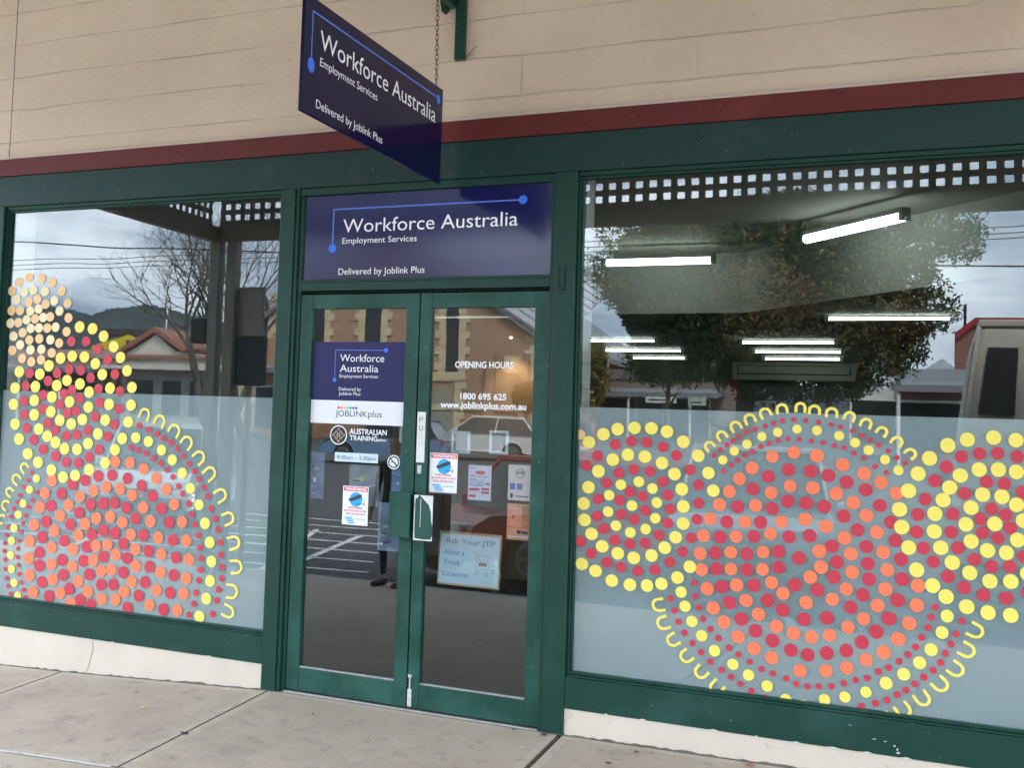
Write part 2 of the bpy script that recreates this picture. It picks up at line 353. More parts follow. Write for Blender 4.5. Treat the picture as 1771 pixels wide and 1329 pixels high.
def st(Y, sx, sz):      # a point across the street: distance Y from the shopfront, sideways and upward slopes as surveyed
    return (2.008+sx*(Y+6.75), -Y, 1.45+sz*(Y+6.75))
def gx(x):
    T = [(-40, -.45), (-8, -.42), (-3.5, -.143), (-2.97, -.121), (-1.54, -.040), (-1.37, -.031), (0, -.030), (.21, -.028), (1.28, -.014), (3, .005), (12, .1), (60, .2)]
    for (a, p), (b, q) in zip(T, T[1:]):
        if x <= b: return p+(q-p)*(x-a)/(b-a)
    return .2
def pave(x, y):
    d = -y; t = min(1, max(0, d/7.5)); g = gx(x)*(1-t)+(-.05)*t
    pr = 0.085*min(d, 1.5)+.045*max(0, min(d, 3)-1.5)+.011*max(0, min(d, 7.6)-3)
    return g-pr
def road(y):
    d = -y-7.6
    return -.46+.045*min(d, 50)+.002*max(0, d-50)
DOTS={
('L','P'):'''-3552,2392,35,33 -3466,2423,35,32 -3359,2413,34,32 -3268,2385,34,32 -3187,2327,33,32 -3133,2245,33,32 -3609,2334,35,33 -3459,2256,34,32 -3387,2275,34,32 -3314,2240,34,32 -3529,2199,35,32 -3603,2199,35,33 -3397,2142,34,32 -3271,2155,34,32 -3119,2147,33,32 -3538,2118,35,32 -3290,2080,34,32 -3128,2056,33,32 -3496,2049,35,32 -3435,2000,34,32 -3352,2009,34,32 -3184,1980,33,32 -3575,1929,35,32 -3241,1915,34,32 -3488,1876,34,32 -3327,1868,34,32 -3408,1854,34,32''',
('L','C'):'''-3501,2324,35,32 -3424,2338,34,32 -3326,2325,34,32 -3564,2274,35,33 -3243,2262,34,32 -3372,2208,34,32 -3441,2195,34,32 -3196,2193,33,32 -3468,2136,34,32 -3330,2151,34,32 -3429,2078,34,32 -3360,2081,34,32 -3221,2086,33,32 -3572,2025,35,32 -3258,2002,34,32 -3512,1967,35,32 -3420,1934,34,32 -3329,1938,34,32 -3606,2113,35,33''',
('L','Y'):'''-3024,2087,39,38 -2919,2075,39,37 -2828,2027,38,37 -2744,1959,38,37 -2687,1890,37,37 -2631,1806,37,36 -2587,1701,37,36 -3165,1881,40,38 -3071,1895,39,37 -2972,1891,39,37 -2882,1848,38,37 -2823,1779,38,37 -2756,1692,38,37 -3505,1786,41,38 -3331,1773,40,38 -3259,1830,40,38 -3534,1676,41,38 -3362,1689,40,38 -3184,1700,40,38 -3103,1735,39,37 -2997,1714,39,37 -2920,1663,38,37 -3365,1597,40,38 -3219,1624,40,38 -3539,1567,41,38 -3073,1596,39,37 -3222,1527,40,38 -3359,1502,40,38 -2920,1566,38,37 -2757,1588,38,37 -2587,1588,37,36 -3516,1435,41,38 -3314,1409,40,38 -3144,1473,39,37 -3050,1452,39,37 -2962,1484,39,37 -2781,1487,38,37 -2602,1481,37,36 -2833,1396,38,37 -3240,1365,40,37 -3475,1337,42,39 -3395,1243,41,38 -3305,1190,41,38 -3192,1145,40,38 -3093,1104,40,38 -2996,1121,39,37 -2887,1164,39,37 -2765,1214,38,37 -2693,1301,38,37 -2642,1374,38,37 -3169,1327,40,38 -3093,1289,40,38 -2992,1290,39,37 -2907,1331,39,37 -2538,1384,35,34 -2442,1364,35,34 -2341,1315,34,34 -2258,1258,34,34 -2181,1180,34,34 -2117,1091,33,33 -2050,995,33,33 -3311,1084,29,27 -3363,1007,29,27 -3411,913,29,27 -2001,886,35,35 -1962,774,34,35 -1944,661,34,35 -1947,544,34,35 -1968,437,34,35 -2010,325,35,35 -3445,837,30,27 -3476,746,30,27 -3491,662,30,27 -3492,567,30,27 -3477,477,30,27 -3449,388,29,27 -3412,307,29,27''',
('L','R'):'''-3084,1991,35,34 -2966,1993,35,33 -2867,1944,34,33 -2786,1874,34,33 -2724,1783,34,33 -3090,1809,35,33 -2995,1804,35,33 -3188,1782,35,34 -3417,1778,36,34 -3258,1729,36,34 -2913,1756,34,33 -3444,1692,36,34 -2847,1686,34,33 -2678,1675,33,32 -3058,1673,35,33 -3123,1647,35,33 -3292,1635,36,34 -2996,1619,35,33 -3452,1593,36,34 -3150,1577,35,33 -2834,1597,34,33 -3291,1544,36,34 -2679,1561,33,32 -3444,1502,36,34 -3088,1524,35,33 -3018,1538,35,33 -3241,1453,36,33 -2862,1505,34,33 -2709,1460,33,32 -3416,1411,36,34 -3179,1408,35,33 -2914,1417,34,33 -3086,1374,35,33 -3001,1384,35,33 -2754,1383,34,32 -2518,1462,21,20 -2444,1438,21,20 -2382,1415,20,20 -2331,1390,20,20 -3353,1337,38,35 -3270,1279,37,35 -2820,1297,35,34 -3163,1237,37,35 -2892,1243,35,34 -3076,1203,36,34 -2977,1203,36,34 -3014,1062,40,38 -2915,1094,40,38 -2813,1127,40,38 -2706,1139,39,38 -2586,1125,38,37 -2477,1087,38,37 -2392,1027,38,37 -3099,998,41,39 -2276,1365,20,20 -2224,1331,19,19 -2180,1286,19,19 -2135,1241,19,19 -2093,1197,19,19 -2060,1153,19,19 -2021,1102,19,19 -1991,1051,19,19 -2572,1322,20,20 -2516,1307,20,20 -2456,1291,20,20 -2396,1261,20,20 -2342,1234,20,20 -2292,1195,20,19 -2248,1152,19,19 -2202,1099,19,19 -2171,1055,19,19 -3353,1122,16,15 -3379,1069,16,15 -3413,1022,17,15 -3441,966,17,15 -3302,992,16,15 -2125,995,20,20 -2099,934,20,20 -2072,873,20,20 -2043,809,20,20 -2028,738,20,20 -2017,674,20,20 -2016,604,20,20 -2025,540,20,20 -2042,464,20,20 -2055,396,20,20 -2085,327,20,20 -1962,978,20,20 -1931,918,20,20 -1906,856,20,20 -1890,780,20,20 -1880,706,19,20 -1868,634,19,20 -1867,567,19,20 -1885,499,19,20 -1896,432,19,20 -1920,349,20,20 -3462,919,17,15 -3334,940,16,15 -3489,874,17,15 -3360,892,16,15 -3507,819,17,15 -3381,835,16,15 -3523,751,17,15 -3405,782,16,15 -3535,697,17,15 -3414,727,16,15 -3545,643,17,15 -3426,665,16,15 -3546,590,17,15 -3433,613,16,15 -3536,533,17,15 -3432,558,16,15 -3528,472,17,15 -3421,507,16,15 -3513,412,17,15 -3411,450,16,15 -3495,363,17,15 -3388,397,16,15 -3471,315,17,15 -3367,350,16,15 -3348,302,16,15 -2322,953,38,38 -2259,873,38,38 -2225,767,38,37 -2197,662,37,37 -2208,554,38,37 -2229,446,38,37 -2271,339,38,37 -3180,913,42,40 -3213,809,42,40 -3237,705,43,40 -3253,604,43,40 -3247,519,43,40 -3218,415,42,39 -3154,331,42,39 -2863,942,41,39 -2765,955,40,39 -2681,964,40,39 -2585,941,39,38 -2510,878,39,38 -2446,780,39,38 -2401,686,38,38 -2387,589,38,38 -2416,492,38,38 -2458,403,39,38 -2536,321,39,38 -2948,885,41,39 -3016,804,41,39 -3057,696,42,39 -3064,573,42,39 -3049,477,42,39 -2995,393,41,39 -2906,332,41,39 -2818,312,40,38 -2751,786,40,39 -2662,775,40,38 -2838,753,41,39 -2874,673,41,39 -2593,715,39,38 -2896,581,41,39 -2843,500,41,39 -2559,628,39,38 -2739,621,40,38 -2747,444,40,38 -2654,454,40,38 -2582,537,39,38''',
('L','O'):'''-2687,1225,39,38 -2574,1224,38,38 -2467,1191,38,37 -2370,1139,37,37 -2289,1074,37,37 -2229,986,37,37 -3183,1078,41,39 -3235,992,41,39 -2949,988,40,38 -2844,1031,40,38 -2745,1061,39,38 -2640,1057,39,38 -2544,1022,38,37 -3271,898,43,40 -3310,780,43,40 -3338,671,43,40 -3336,561,43,40 -3323,450,43,40 -3288,344,43,40 -3038,927,42,39 -3099,853,42,39 -3140,754,42,40 -3155,645,42,39 -3149,537,42,39 -3132,440,42,39 -3067,360,42,39 -2979,304,41,39 -2166,882,37,37 -2129,772,37,37 -2103,659,37,37 -2116,544,37,37 -2130,449,37,37 -2170,345,37,37 -2456,951,39,38 -2397,870,39,38 -2334,773,38,38 -2305,674,38,37 -2304,564,38,37 -2329,451,38,37 -2375,357,38,37 -2704,876,40,39 -2811,859,40,39 -2608,848,40,38 -2897,816,41,39 -2947,740,41,39 -2982,649,41,39 -2981,538,41,39 -2928,449,41,39 -2848,392,41,39 -2737,355,40,38 -2631,362,39,38 -2568,418,39,38 -2515,486,39,38 -2491,585,39,38 -2499,688,39,38 -2540,776,39,38 -2714,699,40,38 -2803,684,40,39 -2647,643,40,38 -2819,592,40,39 -2752,530,40,38 -2674,545,40,38''',
('L','U'):'''-2524,1511,-2464,1487,-2472,1566 -2410,1474,-2349,1447,-2356,1528 -2301,1430,-2239,1393,-2247,1477 -2207,1364,-2151,1321,-2146,1405 -2115,1285,-2070,1233,-2047,1317 -2037,1187,-1992,1137,-1961,1221 -1953,1069,-1916,1012,-1870,1083 -3378,1151,-3414,1109,-3431,1176 -3436,1074,-3468,1028,-3497,1098 -3491,987,-3516,944,-3547,1007 -1889,941,-1862,882,-1800,926 -1843,806,-1821,741,-1754,784 -1815,675,-1806,604,-1734,644 -1832,534,-1832,459,-1757,497 -1838,418,-1859,359,-1777,367 -3527,909,-3551,856,-3587,896 -3557,818,-3572,766,-3608,805''',
('R','P'):'''241,1582,26,26 261,1515,26,26''',
('R','Y'):'''306,1476,33,33 380,1521,33,33 452,1550,32,33 537,1560,32,32 621,1561,32,32 698,1547,31,32 778,1499,31,32 242,1412,33,33 852,1433,30,32 902,1349,30,31 926,1263,30,31 776,1261,31,32 785,1175,31,32 786,1090,31,31 751,1019,31,31 699,963,31,32 636,919,31,32 548,899,32,32 468,915,32,32 388,944,33,32 332,1004,33,32 294,1073,33,33 287,1157,33,33 310,1243,33,33 359,1329,33,33 431,1392,32,33 507,1421,32,32 592,1415,32,32 677,1387,31,32 739,1335,31,32 225,904,33,33 286,845,33,32 357,816,33,32 822,879,30,31 475,1266,27,27 565,1286,27,27 633,1256,26,27 417,1208,27,27 656,1186,26,27 533,1162,27,27 414,1124,27,27 650,1107,26,27 455,1055,27,27 604,1049,26,27 528,1026,27,27 968,1417,22,23 1021,1464,22,23 1079,1500,22,23 1147,1540,21,23 1218,1564,21,23 1305,1583,21,22 1942,1532,31,34 2020,1561,30,33 2123,1575,30,33 2209,1567,29,33 1869,1469,31,34 1823,1396,31,34 1993,1397,31,33 2067,1428,30,33 2142,1432,30,33 2211,1425,29,33 1951,1340,31,33 1925,1281,31,33 1892,1217,31,34 1890,1136,31,33 1917,1064,31,33 1963,1001,31,33 1784,1315,32,34 1748,1227,32,34 1758,1146,32,34 1787,1054,31,34 1820,955,31,34 2081,1316,30,33 2156,1311,30,33 2212,1279,29,33 2036,1254,30,33 2016,1178,30,33 2129,1188,30,33 2238,1210,29,33 2037,1103,30,33 2216,1123,29,33 2101,1067,30,33 2174,1063,29,33 2032,961,30,33 1393,1579,22,23 1490,1558,22,23 1559,1528,22,23 1617,1495,22,23 1686,1454,21,23 1742,1407,21,23 617,766,31,32 687,782,31,31 764,820,31,31 783,750,27,28 803,682,27,28 837,611,27,28 884,547,27,28 946,481,27,28 1032,426,26,27 1104,384,26,27 1189,343,26,27 1272,291,25,27 1351,274,25,26 1441,314,25,26 1528,338,24,26 1616,373,24,26 1885,889,31,34 1939,845,31,34 2111,931,30,33 2191,937,30,33 2021,808,31,33 2104,791,30,33 2191,788,30,33 2255,978,30,33 1944,758,26,29 1924,682,26,29 1881,600,27,29 1835,535,27,29 1771,475,27,29 1699,425,27,29 441,774,32,32 532,762,32,32''',
('R','R'):'''441,1471,28,28 523,1491,27,28 599,1489,27,28 680,1468,27,27 352,1407,28,28 747,1429,27,27 296,1356,28,28 815,1360,26,27 255,1288,29,28 537,1347,27,28 463,1326,28,28 618,1342,27,27 403,1271,28,28 683,1293,27,27 856,1288,26,27 521,1233,27,28 584,1213,27,27 709,1228,27,27 471,1186,28,28 236,1200,29,28 361,1186,28,28 858,1197,26,27 600,1143,27,27 722,1157,27,27 481,1115,28,28 358,1097,28,28 546,1095,27,27 226,1113,29,28 711,1087,27,27 393,1035,28,28 234,1031,29,28 851,1116,26,27 276,961,28,28 451,982,28,28 670,1024,27,27 528,969,27,27 603,979,27,27 333,904,28,28 826,1022,26,27 413,865,28,28 785,951,26,27 726,894,26,27 485,846,27,27 653,849,27,27 569,835,27,27 1179,1347,30,32 1270,1386,30,32 1109,1283,30,32 1268,1234,30,32 1041,1192,31,32 1199,1193,30,32 992,1114,31,32 1147,1123,30,32 963,1037,31,32 1118,1053,30,32 1276,1063,30,31 941,958,31,32 1087,966,30,32 1230,988,30,32 948,881,31,32 1088,889,30,32 1232,914,30,31 926,1439,12,13 955,1467,12,13 986,1492,12,13 1014,1514,12,13 1042,1535,12,13 1076,1559,12,13 1115,1574,12,13 1161,1591,12,13 1199,1607,12,13 1239,1621,12,13 1290,1628,12,12 974,1364,12,13 1008,1394,12,13 1037,1420,12,13 1071,1446,12,13 1105,1464,12,13 1143,1491,12,13 1181,1509,12,13 1221,1524,12,13 1264,1534,12,12 1997,1483,27,29 2068,1501,27,29 2139,1506,26,29 2215,1494,26,29 1938,1433,27,30 1890,1367,27,30 1853,1281,27,30 2096,1374,26,29 2165,1370,26,29 2010,1317,27,29 2235,1337,26,29 2117,1255,26,29 1823,1209,28,30 1963,1221,27,29 2171,1231,26,29 2073,1206,26,29 1819,1128,28,30 1958,1138,27,29 2189,1174,26,29 2081,1145,26,29 1847,1057,27,30 1985,1069,27,29 2141,1126,26,29 1887,998,27,29 2051,1023,27,29 2241,1052,26,29 2118,998,26,29 2188,1003,26,29 1368,1383,31,32 1445,1367,31,32 1524,1340,30,32 1606,1309,30,31 1350,1230,31,32 1429,1219,31,32 1514,1179,30,32 1667,1239,29,31 1573,1119,30,31 1367,1075,31,32 1465,1034,30,32 1713,1165,29,31 1732,1082,29,31 1612,1044,30,31 1322,966,31,32 1487,961,30,32 1618,965,30,31 1756,997,29,31 1343,1626,12,13 1400,1620,12,13 1454,1610,12,12 1496,1601,12,12 1547,1583,12,12 1588,1564,12,12 1622,1543,12,12 1658,1522,12,12 1699,1496,11,12 1736,1466,11,12 1771,1442,11,12 1315,1534,12,13 1369,1528,12,13 1422,1523,12,12 1470,1510,12,12 1512,1501,12,12 1554,1479,12,12 1596,1458,12,12 1644,1420,12,12 1692,1394,11,12 845,802,15,16 851,736,15,16 733,714,16,16 752,655,16,16 867,682,15,16 774,603,16,16 889,630,15,16 802,551,16,16 925,584,15,16 842,505,15,16 963,544,15,16 883,466,15,16 1012,504,15,16 928,427,15,16 1057,476,15,15 1109,448,15,15 980,392,15,16 1162,420,15,15 1025,364,15,15 1213,406,15,15 1067,338,15,15 1273,390,14,15 1119,311,15,15 1179,287,15,15 1318,370,14,15 1367,365,14,15 1416,372,14,15 1470,380,14,15 1522,401,14,15 1572,422,14,15 1620,438,14,15 1598,306,14,15 974,796,32,33 1122,817,31,33 1306,837,30,32 1011,722,32,33 1185,751,31,33 1253,712,31,33 1404,823,30,32 1474,889,30,32 1067,648,32,33 1132,599,31,33 1347,678,30,32 1446,696,30,32 1209,561,31,33 1291,526,30,32 1366,513,30,32 1448,531,30,32 1531,553,29,32 1548,756,29,32 1599,819,29,32 1596,599,29,32 1624,894,29,32 1946,937,28,30 2010,893,28,30 2086,868,27,30 2174,862,27,30 2256,895,27,30 1761,907,30,32 1744,809,31,32 1708,721,31,32 1656,655,31,33 1897,793,15,16 1881,746,15,16 1868,698,15,16 1842,650,15,16 1818,604,15,16 1787,566,15,16 1752,531,15,16 1709,497,15,16 1667,474,15,16 2003,743,14,16 1980,682,14,16 1960,634,14,16 1938,591,14,16 1919,547,15,16 1890,508,15,16 1853,472,15,16 1816,437,15,16 1780,405,15,16 1745,379,15,16 1704,349,15,16 1656,328,15,16''',
('R','O'):'''1196,1445,29,31 1292,1469,29,31 1104,1385,30,32 1047,1329,30,32 1002,1264,30,32 1193,1269,29,31 1278,1307,29,31 956,1196,31,32 1124,1203,30,31 914,1123,31,32 1075,1120,30,31 1242,1133,29,31 883,1038,31,32 1036,1046,30,31 1193,1071,29,31 870,949,31,32 1013,967,30,31 1161,981,29,31 878,870,31,32 1015,885,30,31 1160,897,29,31 1395,1458,31,32 1507,1421,30,32 1598,1385,30,32 1670,1347,29,31 1735,1300,29,31 1378,1304,31,32 1480,1283,30,32 1554,1245,30,32 1610,1189,30,31 1347,1152,31,32 1437,1125,31,32 1654,1114,29,31 1518,1077,30,32 1411,1006,31,32 1546,1005,30,31 1682,1024,29,31 1419,931,31,32 1700,944,29,31 1552,919,30,31 906,779,32,33 1043,811,31,33 1202,837,30,32 936,688,32,33 1087,740,31,32 1253,791,30,32 987,625,31,33 1145,680,31,32 1355,758,30,32 1469,785,29,31 1372,880,30,32 1528,839,29,31 1053,562,31,32 1226,631,30,32 1302,606,30,32 1127,514,31,32 1381,598,29,31 1459,616,29,31 1537,662,29,31 1603,709,28,31 1207,479,30,32 1333,434,30,31 1446,448,29,31 1534,474,29,31 1615,521,28,31 1693,855,30,32 1826,884,30,32 1661,776,30,32 1822,794,30,32 1792,708,30,32 1747,632,30,32 1688,565,30,32''',
('R','U'):'''903,1454,932,1482,900,1506 957,1507,990,1530,958,1560 1018,1553,1056,1575,1018,1606 1080,1592,1120,1610,1089,1648 1151,1623,1191,1644,1162,1680 1218,1651,1261,1658,1239,1700 1299,1663,1338,1662,1317,1708 1358,1656,1402,1654,1382,1697 1433,1644,1478,1642,1460,1687 1508,1637,1546,1623,1536,1671 1578,1607,1617,1593,1608,1642 1645,1578,1679,1557,1675,1606 1707,1532,1742,1511,1742,1560 1764,1489,1793,1459,1801,1506 697,709,710,655,647,674 715,626,738,574,671,584 756,547,786,503,721,502 815,475,851,436,784,430 880,407,922,374,856,358 959,347,999,315,936,284 2041,742,2018,691,2080,690 2008,652,1984,602,2048,601 1969,564,1940,517,2002,506 1916,489,1879,449,1938,428 1851,416,1809,386,1861,350 1773,355,1731,322,1780,285 1699,300,1657,273,1695,237''',
}
CR1 = (.536, 1.149, .335, .345); CR2 = (2.119, 1.192, .43, .40); CL = (-3.066, 1.579, .58, .47)
# ------------------------------------------------------------------ ground
def ground():
    # pavement slabs: grid with real grooves along the joints
    xs = [-30, -22, -16, -12, -9, -7.4, -5.95, -4.46, -2.975, -1.49, .212, 1.72, 3.25, 4.8, 6.3, 9, 14, 20, 30]
    ys = [0, -1.5, -3, -4.5, -6, -7.45]
    X = []
    for i, x in enumerate(xs):
        w = .014 if abs(x-.212) < .01 else .007
        for d in (-.055, -w, 0, w, .055): X.append((x+d, d, w))
    for a, b in zip(xs, xs[1:]):
        n = max(1, int((b-a)/.5))
        X += [(a+(b-a)*(i+1)/(n+1), 9, 1) for i in range(n)]
    X = sorted(set(X))
    Y = []
    for y in ys:
        for d in (-.055, -.007, 0, .007, .055):
            if -7.6 < y+d <= .12: Y.append((y+d, d, .007))
    for a, b in zip(ys, ys[1:]): Y += [(a+(b-a)*t, 9, 1) for t in (.25, .5, .75)]
    Y.append((-7.6, 9, 1)); Y.append((.3, 9, 1)); Y = sorted(set(Y))
    rnd = random.Random(3)
    V = []; 
    for x, dx, wx in X:
        for y, dy, wy in Y:
            z = pave(x, min(y, 0))
            if dx == 0 or dy == 0: z -= .012 if not (dx == 0 and wx > .01) else .02
            V.append((x, y, z))
    n = len(Y); mb = MB(); faces = {0: [], 1: [], 2: []}
    for i in range(len(X)-1):
        for j in range(n-1):
            dx = (X[i][1], X[i+1][1]); dy = (Y[j][1], Y[j+1][1])
            gr = (0 in dx and abs(dx[0]) < 1 and abs(dx[1]) < 1 and abs(dx[0]+dx[1]) < .03) or (0 in dy and abs(dy[0]+dy[1]) < .03)
            mar = (all(abs(t) < .06 for t in dx) or all(abs(t) < .06 for t in dy)) and not gr
            faces[2 if gr else 1 if mar else 0].append((i*n+j, i*n+n+j, i*n+n+j+1, i*n+j+1))
    for k, m in ((0, CONC), (1, CONC2), (2, GROOVE)):
        if k == 0: mb.add(V, faces[0], m)
        else:
            for f in faces[k]: mb.f.append(f); mb.m.append(mb.mi(m))
    struct(mb.obj('pavement'))
    k = MB(); KERB = mat('kerb_concrete', (.34, .33, .31), .8, .15, 8, .3, 60)
    for i in range(-30, 30, 3):
        z0 = pave(i, -7.6); z1 = pave(i+2.99, -7.6)
        v = [(i, -7.605, z0+.004), (i+2.99, -7.605, z1+.004), (i+2.99, -7.76, z1+.002), (i, -7.76, z0+.002), (i, -7.78, z0-.2), (i+2.99, -7.78, z1-.2), (i, -7.605, z0-.2), (i+2.99, -7.605, z1-.2)]
        k.add(v, [(0, 3, 2, 1), (3, 4, 5, 2), (0, 6, 4, 3), (1, 2, 5, 7)], KERB)
    struct(k.obj('kerb'))
    # road and far ground as one sheet to the horizon
    r = MB(); Xs = [-1500, -300, -80, -40, -20, -8, 0, 8, 20, 40, 80, 300, 1500]; Ys = [-7.7, -9, -12, -18, -30, -45, -57.6, -90, -200, -500, -1400]
    V = [(x, y, road(y)) for x in Xs for y in Ys]
    n = len(Ys); r.add(V, [(i*n+j, i*n+j+1, i*n+n+j+1, i*n+n+j) for i in range(len(Xs)-1) for j in range(n-1)], ASPH)
    struct(r.obj('road'))
    # ground behind the shop (under the building, out to the horizon)
    g = MB(); DIRT = mat('far_ground', (.09, .10, .05), .9, .2, .2)
    g.add([(-1500, .25, -.5), (1500, .25, -.5), (1500, 1400, -.5), (-1500, 1400, -.5)], [(0, 1, 2, 3)], DIRT); struct(g.obj('ground'))
    # painted lines in the parking bays
    ln = MB(); 
    def line(x0, y0, x1, y1, w=.1):
        d = Vector((x1-x0, y1-y0, 0)); L = d.length; d.normalize(); nrm = Vector((-d.y, d.x, 0))*w/2
        N = max(1, int(L/1.5)); v = []
        for i in range(N+1):
            p = Vector((x0, y0, 0))+d*L*i/N
            for s in (-1, 1): q = p+nrm*s; v.append((q.x, q.y, road(q.y)+.006))
        ln.add(v, [(2*i, 2*i+1, 2*i+3, 2*i+2) for i in range(N)], WHITEP)
    for a in (-9.6, -6.2, -2.9, .5, 3.6, 6.8): line(a-1.6, -13.4, a, -8.3)
    line(-6.05, -8.6, -6.8, -13.0, .12); line(-6.05, -8.6, -8.0, -12.6, .12)
    for k_ in range(7): line(-5.0-k_*.35, -9.3-k_*.95, -12.5-k_*.3, -8.6-k_*1.05, .1)
    struct(ln.obj('road_markings'))
    # the thin white line painted beside the slab joint
    w = MB(); v = []; N = 12
    for i in range(N+1):
        x = -3.4+(-1.515+3.4)*i/N; 
        for s in (-.012, .012): v.append((x, -1.50+s-.02+.004*math.sin(i*2.1), pave(x, -1.5+s)+.004))
    w.add(v, [(2*i, 2*i+1, 2*i+3, 2*i+2)[::-1] for i in range(N)], WHITEP); struct(w.obj('painted_line'))
ground()

# ------------------------------------------------------------------ the shop
SHOP = thing('shop_building', 'cream and green painted shopfront with two big display windows and double glazed doors', 'building')
def up_wall():
    mb = MB()
    mb.box(-3.671, 8, .03, .28, 3.245, 5.3, WALL); mb.obj('upper_wall', SHOP); mb = MB(); mb.box(-7.2, -3.679, .03, .28, 3.245, 5.3, WALL); mb.obj('upper_wall', SHOP); mb = MB(); mb.box(-3.6788, -3.6712, .045, .2, 3.245, 5.3, DARK); mb.obj('control_joint', SHOP)
up_wall()
def base():
    for x0, x1 in ((-3.66, -1.541), (.2275, 4.4)):
        mb = MB(); N = 24
        for i in range(N):
            a = x0+(x1-x0)*i/N; b = x0+(x1-x0)*(i+1)/N
            mb.box(a, b, .012, .25, pave(a, 0)-.05, .1065, CREAM)
        # a hairline crack and a few chips
        o = mb.obj('base_wall', SHOP)
    c = MB(); c.tube([(-2.80, .0112, pave(-2.8, 0)), (-2.775, .0112, -.06), (-2.765, .0112, -.01), (-2.75, .0112, .04), (-2.755, .0112, .1)], .0016, GROOVE, 4); c.obj('crack', SHOP)
base()
def grime():
    r = random.Random(8)
    for x0, x1, y0 in ((-3.66, -1.541, .012), (.2275, 4.4, .012), (-1.54, -1.40, .0), (.09, .2275, 0.)):
        m = MB(); N = max(4, int((x1-x0)/.03)); top = []; bot = []
        for i in range(N+1):
            x = x0+(x1-x0)*i/N; z = pave(x, y0-.005); top.append((x, y0-.0012, z+.002+r.random()**2*.010)); bot.append((x, y0-.006-r.random()**2*.016, z+.0015))
        m.add(top+bot, [(i, N+1+i, N+2+i, i+1) for i in range(N)], GROOVE); m.obj('dirt_line', SHOP)
    for x, w in ((-1.9, .03), (-2.6, .012), (.62, .018), (.95, .03), (1.32, .024), (1.47, .05), (1.62, .03), (.44, .01), (1.15, .008), (1.78, .03)):
        m = MB(); m.prism([(x-w, .1082), (x-w*.4, .1075+r.random()*.004), (x+w*.3, .112+r.random()*.003), (x+w, .1082), (x, .1068)], .0022, .0036, WHITEP); m.obj('paint_chip', SHOP)
    for x, z, a, b_ in ((1.655, .175, .010, .002), (1.70, .171, .007, .002), (1.738, .157, .006, .004), (1.75, .143, .004, .007), (1.753, .128, .009, .005)):
        m = MB(); m.prism([(x-a, z-b_*.4), (x-a*.2, z-b_), (x+a, z-b_*.2), (x+a*.3, z+b_)], .0022, .0036, WHITEP); m.obj('paint_chip', SHOP)
grime()
def side_walls():
    for a, b_ in ((-7.2, -3.79), (4.55, 8)):
        mb = MB(); mb.box(a, b_, .03, .28, -.6, 3.2445, CREAM); mb.obj('end_wall', SHOP)
    b = MB(); b.box(-7.2, -7.0, .28, 18, -.5, 5.3, CREAM); b.box(7.8, 8, .28, 18, -.5, 5.3, CREAM); b.box(-7.2, 8, 18, 18.2, -.5, 5.3, CREAM)
    b.box(-7.2, 8, .28, 18, 5.1, 5.3, CREAM); b.obj('outer_wall', SHOP)
side_walls()
# trims
t_ = MB(); t_.box(-7.2, 8, -.004, .029, 3.112, 3.228, RED); t_.obj('red_trim_board', SHOP, bevel=.004)
t_ = MB(); t_.box(-7.2, 8, .006, .029, 3.2305, 3.2435, CREAM); t_.obj('cream_bead', SHOP, bevel=.003)
t_ = MB(); t_.box(-7.2, 8, .008, .07, 2.905, 3.1105, GREENH); t_.obj('header_beam', SHOP, bevel=.003)
for x0, x1 in ((-3.785, -3.665), (-1.54, -1.447), (.113, .227), (4.4, 4.54)):
    p = MB(); p.box(x0, x1, 0, .09, pave((x0+x1)/2, 0)-.02, 2.9035, GREEN); p.obj('post', SHOP, bevel=.003)
